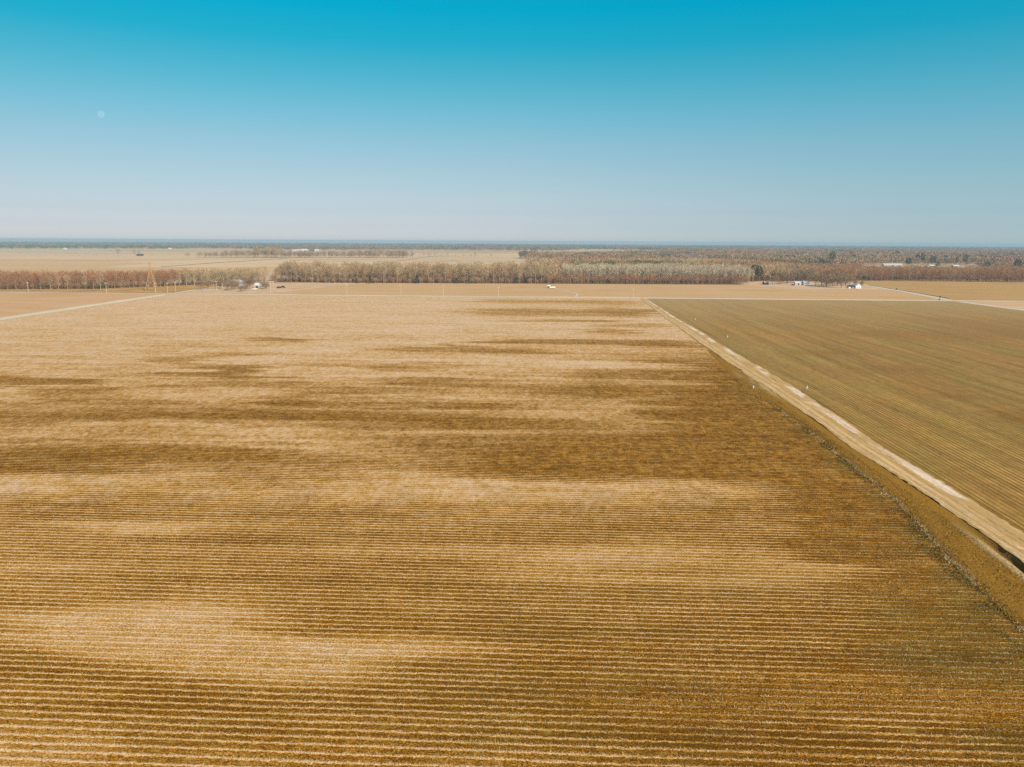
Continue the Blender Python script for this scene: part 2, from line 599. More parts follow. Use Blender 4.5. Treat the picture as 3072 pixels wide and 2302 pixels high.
M['greyroof'] = plain('grey_shingles', (.38, .34, .29), .9, .15)
M['greenroof'] = plain('dark_green_roof', (.035, .055, .05), .7, .15)
M['blueroof'] = plain('blue_grey_roof', (.30, .36, .42), .6, .1)
M['mint'] = plain('mint_siding', (.55, .62, .54), .7, .08)
M['tanwall'] = plain('tan_siding', (.45, .36, .26), .8, .12)
M['darkwall'] = plain('dark_siding', (.06, .05, .05), .8, .2)
M['glass'] = plain('window_glass', (.04, .05, .06), .1, .1, 2, .5)
M['dark'] = plain('black_rubber', (.02, .02, .02), .8, .1)
M['carblack'] = plain('black_car_paint', (.02, .02, .024), .3, .1, 2, .5)
M['carwhite'] = plain('white_car_paint', (.75, .75, .74), .3, .03, 2, .5)
M['carblue'] = plain('dark_blue_car_paint', (.03, .03, .10), .3, .1, 2, .5)
M['pvc'] = plain('white_pvc', (.62, .58, .52), .5, .05)

# ------------------------------------------------------------------ layout tables (metres)
TL = [(40, 60), (60, 64), (85, 70), (104, 73.0), (117, 74.0), (133, 74.8), (150, 75.3), (168, 76), (200, 78), (249, 80.6), (300, 82.4), (350, 85), (390, 87.6), (478, 92.3), (553, 98), (640, 104)]
TR = [(40, 76), (60, 77.5), (100, 80), (117, 80.8), (143, 82.2), (168, 83.3), (200, 85.8), (249, 90), (284, 91.2), (315, 92), (361, 94.2), (390, 96.4), (478, 99.4), (553, 103.5), (640, 109)]
DT = [(40, 55), (60, 57.5), (85, 60.3), (105, 63), (123, 66.4), (133, 68), (143, 68.8), (156, 69.7), (178, 71.9), (201, 73), (219, 73), (228, 71.4), (236, 70), (245, 72.5), (253, 73.8), (279, 77), (310, 80.6), (340, 83.6), (390, 86.9), (478, 91.7), (640, 103.5)]


def tab(T, y):
    return np.interp(y, [t[0] for t in T], [t[1] for t in T])


def road_y(x):                       # centre of the road that crosses beyond the field
    return 657.0 - (np.asarray(x) + 285) * (36.0 / 691.0)


WEST_X = -289.0


def curve(x, y):
    """how far the round earth drops below the flat at a place"""
    return (np.asarray(x) ** 2 + np.asarray(y) ** 2) / (2 * 6.371e6)


def strip(name, pts, width, z, mat, label, cat='road', seg=None, jitter=0.0, kind='structure', cross=5):
    """a road, track or drain laid along a line of ground points"""
    P = np.array(pts, float)
    d = np.r_[0, np.cumsum(np.hypot(*np.diff(P, axis=0).T))]
    n = max(2, int(d[-1] / (seg or 12)) + 1)
    t = np.linspace(0, d[-1], n)
    xs, ys = np.interp(t, d, P[:, 0]), np.interp(t, d, P[:, 1])
    k = max(1, int(n / 24))
    if len(P) > 2:
        for _ in range(2):
            xs[1:-1] = (xs[:-2] + 2 * xs[1:-1] + xs[2:]) / 4
            ys[1:-1] = (ys[:-2] + 2 * ys[1:-1] + ys[2:]) / 4
    tx, ty = np.gradient(xs), np.gradient(ys)
    L = np.hypot(tx, ty)
    nx, ny = -ty / L, tx / L
    V, A = [], []
    for i in range(n):
        for j in range(cross):
            u = j / (cross - 1)
            wj = width * (1 + jitter * (vnoise(t[i] / 9.0, j * 3.7, 5) - .5)) * (u - .5)
            crown = .06 * (1 - (2 * u - 1) ** 2)
            V.append((xs[i] + nx[i] * wj, ys[i] + ny[i] * wj, z + crown))
            A.append(1 - u)
    idx = np.arange(n * cross).reshape(n, cross)
    Fq = np.stack([idx[:-1, :-1], idx[:-1, 1:], idx[1:, 1:], idx[1:, :-1]], -1).reshape(-1, 4)[:, ::-1]
    o = link(name, np_mesh(name, V, Fq, mat, {'across': np.array(A)}))
    return tag(o, label, cat, kind=kind)


def sheet(name, left, right, ys, z, mat, label, cat='field', cols=None, nx=40):
    """a sheet between two x(y) edges"""
    ys = np.asarray(ys, float)
    l, r = left(ys), right(ys)
    u = np.linspace(0, 1, nx)
    X = l[:, None] * (1 - u) + r[:, None] * u
    Y = np.repeat(ys[:, None], nx, 1)
    return grid_obj(name, X, Y, np.full_like(X, z), mat, label, cat, cols)


def grid_obj(name, X, Y, Z, mat, label, cat, cols=None):
    n, m = X.shape
    V = np.stack([X, Y, Z], -1).reshape(-1, 3)
    idx = np.arange(n * m).reshape(n, m)
    Fq = np.stack([idx[:-1, :-1], idx[:-1, 1:], idx[1:, 1:], idx[1:, :-1]], -1).reshape(-1, 4)
    cc = {k: f(X, Y).ravel() for k, f in cols.items()} if cols else None
    o = link(name, np_mesh(name, V, Fq, mat, cc))
    return tag(o, label, cat, kind='structure')


# ------------------------------------------------------------------ ground
rr = np.r_[0, np.geomspace(30, 13000, 110)]
ta = np.linspace(0, 2 * math.pi, 97)
RR, TT = np.meshgrid(rr, ta, indexing='ij')
gx, gy = RR * np.sin(TT), RR * np.cos(TT)
gz = np.where((np.abs(gx) < 330) & (gy > -50) & (gy < 600), -1.6, 0.0) - curve(gx, gy)
grid_obj('ground', gx, gy, gz, M['ground'], 'flat tan farmland reaching the horizon', 'ground')

# patches of bare, weedy or straw-covered ground, plus one painted sun glow, as the photo shows them: (px, py, half w, half h, amount)
PATCH = [
    (76, 1142, 150, 13, -.75), (771, 1017, 95, 9, -.6), (1290, 1043, 70, 10, -.45), (555, 1078, 110, 24, -.4),
    (639, 1116, 130, 20, -.75), (389, 1173, 130, 14, -.5), (380, 1215, 170, 12, -.35), (972, 1176, 240, 16, -.4),
    (972, 1212, 190, 14, -.75), (750, 1150, 110, 12, -.4), (100, 1210, 60, 6, -.4),
    (0, 1252, 420, 20, -.58), (620, 1256, 420, 19, -.52), (1180, 1262, 420, 20, -.55), (1560, 1268, 300, 20, -.45),
    (310, 1321, 400, 7, -.5), (120, 1366, 420, 30, -.52), (620, 1368, 300, 24, -.45), (150, 1415, 500, 18, -.35),
    (1780, 1322, 420, 26, -.5), (1720, 1385, 430, 44, -.75), (2150, 1400, 280, 45, -.6), (1500, 1410, 220, 22, -.4),
    (1780, 1029, 300, 8, -.75), (2040, 1036, 90, 10, -.6), (1590, 936, 230, 12, -.5), (1894, 937, 110, 14, -.6),
    (1686, 964, 190, 4, -.55), (1811, 996, 90, 10, -.5), (1894, 977, 120, 6, -.5), (1550, 905, 120, 6, -.35), (1800, 908, 160, 8, -.4),
    (1894, 1123, 330, 9, -.55), (1894, 1176, 330, 18, -.6), (1600, 1155, 260, 8, -.4), (1300, 1140, 200, 8, -.4), (1180, 1100, 280, 6, -.35),
    (1500, 1050, 200, 8, -.35), (1340, 1222, 130, 12, -.5), (2100, 1120, 100, 50, -.55), (2200, 1195, 170, 40, -.6),
    (2290, 1260, 200, 45, -.6), (2330, 1340, 240, 50, -.55), (2420, 1430, 260, 60, -.5), (2560, 1540, 230, 70, -.5),
    (2700, 1680, 260, 90, -.45), (2850, 1800, 260, 90, -.4), (2990, 1930, 200, 110, -.55),
    (300, 1545, 420, 18, -.2), (560, 1610, 360, 14, -.3), (1100, 1540, 260, 16, -.2), (1400, 1600, 350, 22, -.25),
    (868, 1850, 300, 45, -.3), (1300, 1880, 420, 50, -.22), (1400, 2050, 360, 90, -.25), (1900, 2120, 420, 110, -.28),
    (700, 2150, 500, 60, -.22), (2350, 2060, 500, 60, -.25), (1750, 1950, 300, 50, -.2), (2100, 1560, 200, 30, -.2),
    (300, 1460, 420, 30, .15), (1320, 1462, 560, 34, .10), (1744, 1455, 420, 40, .12), (2250, 1475, 200, 24, .2), (800, 1330, 200, 50, .12),
    (380, 1578, 260, 22, .22), (420, 1880, 380, 75, .34), (830, 1960, 480, 95, .42), (520, 1930, 300, 50, .2),
    (2000, 1700, 460, 70, .20), (2400, 1745, 280, 50, .20), (1700, 1620, 360, 40, .12), (2900, 2200, 260, 110, .30),
    (2250, 1580, 260, 30, .2), (60, 2250, 260, 90, .15), (2060, 1330, 60, 8, .3), (1500, 1090, 300, 14, .1), (2380, 1730, 110, 16, .3),  # near left corner: brightening opposite the sun, painted as lighter ground
]
PG = []
for px, py, hw, hh, a in PATCH:
    x0, y0 = G(px, py)
    dist = math.hypot(x0, y0)
    ex = hw / F * y0 * 1.02
    ey = abs(G(px, py - hh)[1] - G(px, py + hh)[1]) / 2
    PG.append((x0, y0, ex, ey, a))


def cover_light(X, Y):
    X, Y = np.asarray(X, float), np.asarray(Y, float)
    c, s = math.cos(ROW), math.sin(ROW)
    U, V = X * c - Y * s, X * s + Y * c
    near = np.interp(Y, [60, 130, 260], [.30, .55, 1.0])
    wx = X + near * ((vnoise(U / 30, V / 12, 1) - .5) * 34 + (vnoise(U / 40, V / 3.0, 2) - .5) * 26 + (vnoise(U / 12, V / 1.3, 6) - .5) * 10)
    wy = Y + near * ((vnoise(U / 45, V / 9, 3) - .5) * 14 + (vnoise(U / 14, V / 2.6, 4) - .5) * 4.5)
    base = np.interp(Y, [55, 90, 140, 200, 260, 330, 430], [.46, .50, .60, .70, .77, .86, .96])
    base = base + np.where(X > 0, .26, .08) * np.clip(-X / 60, -1, 1) * np.interp(Y, [60, 200, 400], [1, .6, 0])  # weedier to the right; also paints ground brighter away from the sun
    k = np.zeros_like(base)
    for x0, y0, ex, ey, a in PG:
        dd = np.hypot((wx - x0) / ex, (wy - y0) / ey)
        wgt = np.clip((1.55 - dd) / 1.1, 0, 1)
        wgt = wgt * wgt * (3 - 2 * wgt)
        k = k + a * wgt
    k = np.clip(k, -.60, .35)
    d = base + np.where(k < 0, .72, 1.0) * k * np.interp(Y, [60, 140, 250], [.85, .95, 1.0])
    edge = np.clip(1 - (tab(DT, Y) - wx) / 22, 0, 1) * np.interp(Y, [60, 230, 300, 380], [1, .9, .5, 0])
    blot = vnoise(X / 9, Y / 6, 13) * .5 + vnoise(X / 24, Y / 15, 14) * .6 - .55
    d = d + blot * .26 * np.interp(Y, [60, 150, 300, 420, 560], [.45, .8, 1, .6, .2])
    st_ = vnoise(U / 55, V / 1.9, 7) * .6 + vnoise(U / 130, V / 6, 8) * .7 - .65
    return np.clip(d - .38 * edge + st_ * .19 * np.interp(Y, [60, 140, 300, 400, 560], [.5, .8, 1.0, .7, .3]), .16, 1.0)


def greenish(X, Y):
    X, Y = np.asarray(X, float), np.asarray(Y, float)
    g = np.clip((vnoise(X / 16, Y / 5, 11) - .45) * 3, 0, 1) * np.interp(Y, [55, 90, 150], [.75, .5, .1]) * np.clip((X + 35) / 60, .1, 1)
    corner = np.clip(1.2 - np.hypot((X - 55) / 16, (Y - 82) / 9), 0, 1)
    ditch = np.clip(1.1 - np.abs(X - (tab(DT, Y) - 2.5)) / 4, 0, 1) * np.clip((vnoise(X / 3, Y / 9, 12) - .35) * 3, 0, 1) * (Y < 270)
    return np.clip(g + corner + ditch * .9, 0, 1)


ys = np.r_[np.linspace(36, 130, 150), np.linspace(131, 300, 190), np.linspace(302, 652, 190)]
sheet('stubble_field', lambda y: np.full_like(y, WEST_X + 4), lambda y: np.where(y > 320, tab(TL, y) + .6, tab(DT, y) + .3), ys, .02, M['stubble'],
      'harvested crop field with straw rows and dark weedy patches', 'field', {'cover_light': cover_light, 'green': greenish}, nx=240)


def wheat_red(X, Y):
    t = np.zeros_like(X)
    for px, py, hw, hh in [(3000, 985, 230, 26), (2900, 1010, 260, 22), (2600, 1000, 200, 12), (2700, 1110, 160, 14), (2860, 960, 200, 10), (3000, 1250, 140, 20), (2480, 1060, 110, 10), (2860, 1190, 120, 12)]:
        x0, y0 = G(px, py)
        ex, ey = hw / F * y0, abs(G(px, py - hh)[1] - G(px, py + hh)[1]) / 2
        t += np.clip(1.3 - np.hypot((X - x0 + (vnoise(X / 20, Y / 30, 21) - .5) * 24) / ex, (Y - y0) / ey), 0, 1)
    return np.clip(t, 0, 1)


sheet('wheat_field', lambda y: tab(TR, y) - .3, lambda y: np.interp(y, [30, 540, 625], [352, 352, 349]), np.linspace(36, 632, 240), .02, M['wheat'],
      'olive brown bedded field with thin green rows along the dirt track', 'field',
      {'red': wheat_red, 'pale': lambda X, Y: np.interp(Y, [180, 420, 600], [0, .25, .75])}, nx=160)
sheet('north_field', lambda y: np.full_like(y, -284), lambda y: np.interp(y, [640, 760, 850], [351, 372, 372]), np.linspace(624, 868, 60), .012, M['north'],
      'tan bare field between the crossing road and the wood', 'field', nx=80)
sheet('west_field', lambda y: np.full_like(y, -700), lambda y: np.full_like(y, WEST_X - 3), np.linspace(280, 666, 60), .012, M['west'],
      'orange tan bare field west of the paved road', 'field', nx=50)
sheet('rough_grass', lambda y: np.full_like(y, -800), lambda y: np.interp(y, [666, 720, 800], [-291, -291, -285]), np.linspace(668, 815, 30), .012, M['rough'],
      'rough brown grass strip in front of the russet wood', 'grass strip', nx=50)
sheet('east_field', lambda y: np.interp(y, [620, 760, 960], [357, 378, 385]), lambda y: np.full_like(y, 1100), np.linspace(628, 975, 50), .012, M['east'],
      'yellowish grass field in front of the eastern wood', 'field', nx=50)
sheet('east_strip', lambda y: np.full_like(y, 353), lambda y: np.full_like(y, 1000), np.linspace(300, 627, 40), .012, M['eaststrip'],
      'pale bare field east of the gravel road', 'field', nx=40)
sheet('farmyard', lambda y: np.full_like(y, -286), lambda y: np.interp(y, [672, 700, 770, 850], [-206, -196, -180, -150]), np.linspace(668, 840, 30), .024, M['yard'],
      'pale farmyard around the grey roofed farmhouse', 'yard', nx=30)
sheet('yard', lambda y: np.interp(y, [730, 800, 850, 930], [300, 262, 250, 250]), lambda y: np.interp(y, [730, 800, 930], [378, 384, 392]), np.linspace(768, 925, 30), .024, M['yard'],
      'pale grass yard around the houses beyond the field', 'yard', nx=30)
sheet('wood_floor', lambda y: np.interp(y, [838, 880], [-262, -262]), lambda y: np.interp(y, [838, 900, 960, 1100], [262, 300, 415, 900]), np.linspace(846, 1100, 40), .016, M['litter'],
      'brown leaf litter under the bare wood', 'ground', nx=60)

# ------------------------------------------------------------------ dirt track and its verge
ty = np.r_[np.linspace(38, 180, 120), np.linspace(181, 640, 150)]
tl, tr = tab(TL, ty), tab(TR, ty)
rise = np.interp(ty, [40, 100, 125, 200, 640], [.42, .34, .16, .10, .05])
NA = 15
ua = np.linspace(0, 1, NA)
X = tl[:, None] * (1 - ua) + tr[:, None] * ua
Y = np.repeat(ty[:, None], NA, 1)
jag = (vnoise(Y / 14.0, ua[None] * 0 + 3, 31) - .5) * .9 + (vnoise(Y / 1.1, ua[None] * 0 + 9, 32) - .5) * .5 + (vnoise(Y / .5, ua[None] * 0 + 1, 34) - .5) * .3
X = X + jag * (np.abs(ua - .5) * 2)[None] ** 2
Z = .07 + rise[:, None] * np.interp(ua, [0, .06, .5, .94, 1], [.75, .95, 1, .9, .2])[None] + (vnoise(X * .6, Y * .25, 33) - .5) * .10
grid_obj('dirt_track', X, Y, Z, M['track'], 'pale rutted dirt track running away beside the field', 'track', {'across': lambda a, b_: np.repeat(ua[None], len(ty), 0)})

ty0, tl0, rise0 = ty, tl, rise
kv = ty < 330
ty, tl, rise = ty[kv], tl[kv], rise[kv]
dl = tab(DT, ty)
NV = 23
uv = np.linspace(0, 1, NV)
Xv = dl[:, None] * (1 - uv) + (tl[:, None] + .05) * uv
wv = (tl - dl)[:, None]
dr = (1 - uv)[None] * wv                                  # metres left of the track edge
trough = np.interp(ty, [40, 101, 107, 113, 121], [1, 1, .7, .25, 0])[:, None]
cut = np.clip(1 - np.abs(dr - .75) / .85, 0, 1)
Zv = .04 + .14 * np.clip(np.minimum(uv[None] * wv, dr) / 1.6, 0, 1) * np.interp(ty, [40, 250, 300], [1, 1, .3])[:, None]
Zv = Zv - trough * cut * 1.25 + (uv[None] ** 12) * rise[:, None] * .6 + (vnoise(Xv, Yv_ := np.repeat(ty[:, None], NV, 1) * .5, 41) - .5) * .12


def vpale(X_, Y_):
    bank = np.clip(1.25 - np.abs(dr - 2.3) / .7, 0, 1) * np.interp(ty, [40, 112, 122], [1, 1, 0])[:, None]
    d2 = np.clip(1.25 - (uv[None] * wv) / .8, 0, 1) * np.clip((vnoise(Y_ / 2.2, X_ * 0, 42) - .30) * 3, 0, 1) * np.interp(ty, [40, 90, 105, 205, 240], [.2, .4, 1, 1, 0])[:, None]
    pad = np.clip(1.3 - np.hypot((X_ - 80.5) / 4.0, (Y_ - 246) / 24), 0, 1) * .9
    return np.clip(bank + d2 + pad * np.clip((vnoise(X_ / 1.5, Y_ / 5, 43) - .2) * 2, 0, 1), 0, 1)


def vdark(X_, Y_):
    return np.clip(cut * 1.6 - .5, 0, 1) * np.interp(ty, [40, 104, 112, 119], [1, .8, .3, .0])[:, None]  # trench bottom: dark soil with its shade put into the colour


grid_obj('grass_verge', Xv, np.repeat(ty[:, None], NV, 1), Zv, M['verge'], 'dry brown grass verge with a drain ditch beside the track', 'verge',
         {'across': lambda a, b_: np.repeat(uv[None], len(ty), 0), 'pale': vpale, 'dark': vdark})

# ------------------------------------------------------------------ roads
strip('road', [(-900, road_y(-900)), (-289, road_y(-289))], 9, .05, M['gravel'], 'pale gravel road west of the crossroads', seg=15)
strip('road', [(-289, road_y(-289)), (-147, road_y(-147)), (106, road_y(106)), (352, road_y(352)), (1000, road_y(1000))], 13, .06, M['paved'],
      'grey paved road crossing beyond the field with pale verges', seg=10)
strip('road', [(WEST_X, 250), (WEST_X - 2, 447), (WEST_X, 590), (WEST_X + 1, 648)], 13, .035, M['paved'], 'grey paved road along the west edge of the field', seg=10)
strip('road', [(WEST_X + 1, 666), (-288, 720), (-280, 830), (-270, 1000), (-225, 1400), (-130, 1900)], 6, .09, M['gravel'], 'pale gravel lane north of the farmhouse', seg=15)
strip('road', [(353, 280), (354, 541), (352, 615)], 12, .035, M['gravel'], 'pale gravel road along the east edge of the green field', seg=12)
strip('road', [(352, 631), (358, 665), (372, 752), (384, 860), (392, 935)], 12, .035, M['gravel'], 'pale gravel road leading to the white house', seg=12)
strip('road', [(382, 764), (340, 772), (300, 790), (262, 812)], 7, .06, M['gravel'], 'pale yard lane in front of the houses beyond the field', seg=8)
strip('drain_ditch', [(363, 650), (376, 752), (386, 850)], 1.6, .16, plain('dark_ditch_soil', (.07, .045, .03), .95, .3, .2), 'dark drain beside the gravel road to the white house', 'ditch', seg=8, jitter=1.2)
strip('field_path', [G(1664, 867), G(1735, 882), (52, 645)], 3.0, .05, M['gravel'], 'pale path from the well tank to the road', 'path', seg=8, jitter=.6)
strip('field_path', [(-285, 700), (-230, 720), (-190, 790), (-178, 850)], 6.0, .05, M['gravel'], 'pale farm lane curving behind the farmhouse to the wood', 'path', seg=8, jitter=.4)
far_lane = [G(1106, 796), G(1160, 786), G(1219, 779), G(1289, 768.5), G(1400, 767.5), G(1550, 767)]
strip('lane', far_lane, 14, .3, M['gravel'], 'pale lane far behind the middle wood', 'lane', seg=40)
strip('lane', [G(490, 800), G(640, 788.5), G(760, 782), G(880, 773)], 14, .3, M['gravel'], 'pale lane in the fields beyond the farmhouse', 'lane', seg=40)

# ------------------------------------------------------------------ straw and weeds that stand up in the near rows
rng = np.random.default_rng(7)
cr_, sr_ = math.cos(ROW), math.sin(ROW)


def blades(base, dirs, length, width, cols):
    n = len(base)
    side = np.cross(dirs, np.array([0, 0, 1.0]))
    side /= np.maximum(np.linalg.norm(side, axis=1, keepdims=True), 1e-6)
    ang = rng.uniform(0, math.pi, n)
    oth = np.cross(dirs, side)
    sd = side * np.cos(ang)[:, None] + oth * np.sin(ang)[:, None]
    V = np.empty((n, 3, 3))
    V[:, 0] = base - sd * (width / 2)[:, None]
    V[:, 1] = base + sd * (width / 2)[:, None]
    V[:, 2] = base + dirs * length[:, None]
    return V, np.repeat(cols[:, None], 3, 1)


def blade_object(name, packs, mat, label, cat, parent=None):
    V = np.concatenate([p[0].reshape(-1, 3) for p in packs])
    C = np.concatenate([p[1].reshape(-1, 3) for p in packs])
    Fc = np.arange(len(V)).reshape(-1, 3)
    o = link(name, np_mesh(name, V, Fc, mat, {'col': C}), parent)
    return tag(o, label, cat, kind='stuff')


UL, VL = [], []
v = 50.0
k = 0
straw_pts = []
while v < 150:
    v = (math.floor(50 / 1.12) + k) * 1.12
    k += 1
    step = .085 if v < 85 else (.12 if v < 115 else .2)
    u = np.arange(-.74 * v - 12, 76, step)
    u = u + rng.uniform(-step, step, len(u)) * .8
    vv = v + rng.normal(0, .09, len(u))
    straw_pts.append(np.stack([u, vv], 1))
UVp = np.concatenate(straw_pts)
X, Y = UVp[:, 0] * cr_ + UVp[:, 1] * sr_, -UVp[:, 0] * sr_ + UVp[:, 1] * cr_
ok = (X < tab(DT, Y) - .3) & (vnoise(X / 3.0, Y / 1.1, 51) > .34) & (rng.uniform(0, 1, len(X)) < np.interp(Y, [70, 105, 148], [1, .7, .03])) & (X > -.72 * Y - 8)
X, Y = X[ok], Y[ok]
cv = cover_light(X, Y)
n = len(X)
packs = []
for rep in range(2):
    d = np.stack([rng.normal(0, .8, n), rng.normal(0, .55, n), rng.uniform(.25, 1.1, n)], 1)
    d /= np.linalg.norm(d, axis=1, keepdims=True)
    L_ = rng.uniform(.10, .28, n)
    Wd = rng.uniform(.025, .06, n)
    tone = rng.uniform(.65, 1.15, n)[:, None] * np.interp(cv, [.1, .8], [.85, 1.05])[:, None]
    colr = np.array([.58, .40, .21])[None] * tone * (1 + rng.normal(0, .05, (n, 3)))
    packs.append(blades(np.stack([X + rng.normal(0, .08, n), Y + rng.normal(0, .08, n), np.full(n, .02)], 1), d, L_, Wd, np.clip(colr, .02, .8)))
blade_object('crop_stubble', packs, M['straw'], 'pale cut straw standing in rows across the near field', 'stubble')

# weeds and litter between the rows
nw = 260000
Y = 52 + 100 * rng.uniform(0, 1, nw) ** 1.5
X = rng.uniform(-.74, 1.0, nw) * Y
cv = cover_light(X, Y)
gr = greenish(X, Y)
V = X * sr_ + Y * cr_
ph = np.abs((V / 1.12) % 1 - .5)
ok = (X < tab(DT, Y) - .2) & (ph > .06) & (rng.uniform(0, 1, nw) < np.clip(1.15 - cv, .15, 1) * np.interp(Y, [80, 150], [1, .05]))
X, Y, cv, gr = X[ok], Y[ok], cv[ok], gr[ok]
n = len(X)
d = np.stack([rng.normal(0, .8, n), rng.normal(0, .8, n), rng.uniform(.3, 1.0, n)], 1)
d /= np.linalg.norm(d, axis=1, keepdims=True)
pick = rng.uniform(0, 1, n)
colr = np.where((pick < .25)[:, None], np.array([.40, .22, .05]), np.where((pick < .8)[:, None], np.array([.19, .085, .008]), np.array([.28, .115, .010])))
colr = np.where((rng.uniform(0, 1, n) < gr * .7)[:, None], np.array([.06, .066, .016]), colr) * rng.uniform(.7, 1.3, n)[:, None]
packs = [blades(np.stack([X, Y, np.full(n, .02)], 1), d, rng.uniform(.08, .24, n), rng.uniform(.03, .08, n), colr)]
blade_object('field_weeds', packs, M['straw'], 'low brown and green weeds between the straw rows', 'weeds')

# ditch grass: pale dead grass and dark green clumps along the field edge
packs = []
nd = 9000
Y = 60 + 150 * rng.uniform(0, 1, nd) ** 1.3
keep = (vnoise(Y / 2.6, Y * 0 + 2, 61) > .42) & (vnoise(Y / 14, Y * 0 + 5, 64) > .3)
Y = Y[keep]
n = len(Y)
X = tab(DT, Y) + rng.normal(.15, .28, n) + (vnoise(Y / 6, Y * 0, 62) - .5) * 1.2
d = np.stack([rng.normal(.3, .6, n), rng.normal(0, .6, n), rng.uniform(.4, 1.0, n)], 1)
d /= np.linalg.norm(d, axis=1, keepdims=True)
packs.append(blades(np.stack([X, Y, np.full(n, .05)], 1), d, rng.uniform(.15, .42, n), rng.uniform(.06, .14, n), np.array([.50, .36, .17])[None] * rng.uniform(.7, 1.15, n)[:, None]))
nd = 9500
Y = 60 + 150 * rng.uniform(0, 1, nd) ** 1.4
sd = rng.choice([-1, 1], nd, p=[.65, .35])
X = tab(DT, Y) + sd * np.abs(rng.normal(.8, .9, nd)) * np.interp(Y, [60, 95, 130, 200], [1.7, 1.3, .9, .7])
keep = vnoise(X / 2.2, Y / 3.5, 63) > .50
X, Y = X[keep], Y[keep]
n = len(X)
d = np.stack([rng.normal(0, .6, n), rng.normal(0, .6, n), rng.uniform(.5, 1.0, n)], 1)
d /= np.linalg.norm(d, axis=1, keepdims=True)
packs.append(blades(np.stack([X, Y, np.full(n, .05)], 1), d, rng.uniform(.15, .50, n), rng.uniform(.06, .14, n), np.array([.080, .074, .020])[None] * rng.uniform(.6, 1.7, n)[:, None]))
blade_object('ditch_grass', packs, M['straw'], 'pale dead grass and green weeds lining the field ditch', 'grass')

# grass tufts on the verge
nd = 42000
Y = 58 + 200 * rng.uniform(0, 1, nd) ** 1.5
u = rng.uniform(0, 1, nd)
X = tab(DT, Y) * (1 - u) + (tab(TL, Y) - 2.2) * u
n = nd
d = np.stack([rng.normal(0, .7, n), rng.normal(0, .7, n), rng.uniform(.3, 1.0, n)], 1)
d /= np.linalg.norm(d, axis=1, keepdims=True)
cc_ = np.where((rng.uniform(0, 1, n) < .3)[:, None], np.array([.32, .19, .05]), np.where((rng.uniform(0, 1, n) < .3)[:, None], np.array([.12, .085, .016]), np.array([.25, .113, .012])))
packs = [blades(np.stack([X, Y, np.full(n, .10)], 1), d, rng.uniform(.14, .42, n), rng.uniform(.05, .14, n), cc_ * rng.uniform(.7, 1.3, n)[:, None])]
blade_object('verge_grass', packs, M['straw'], 'short brown grass on the verge between ditch and track', 'grass')

# ------------------------------------------------------------------ trees


def tube_np(pts, rad, n=5):
    pts = np.asarray(pts, float)
    V = []
    for i, p in enumerate(pts):
        d = pts[min(i + 1, len(pts) - 1)] - pts[max(i - 1, 0)]
        d /= np.linalg.norm(d)
        a = np.cross(d, [0.3, 1, 0.2])
        a /= np.linalg.norm(a)
        c = np.cross(d, a)
        for k in range(n):
            t = 2 * math.pi * k / n
            V.append(p + (a * math.cos(t) + c * math.sin(t)) * rad[i])
    Q = []
    for i in range(len(pts) - 1):
        for k in range(n):
            Q.append((i * n + k, i * n + (k + 1) % n, (i + 1) * n + (k + 1) % n, (i + 1) * n + k))
    return np.array(V), np.array(Q)


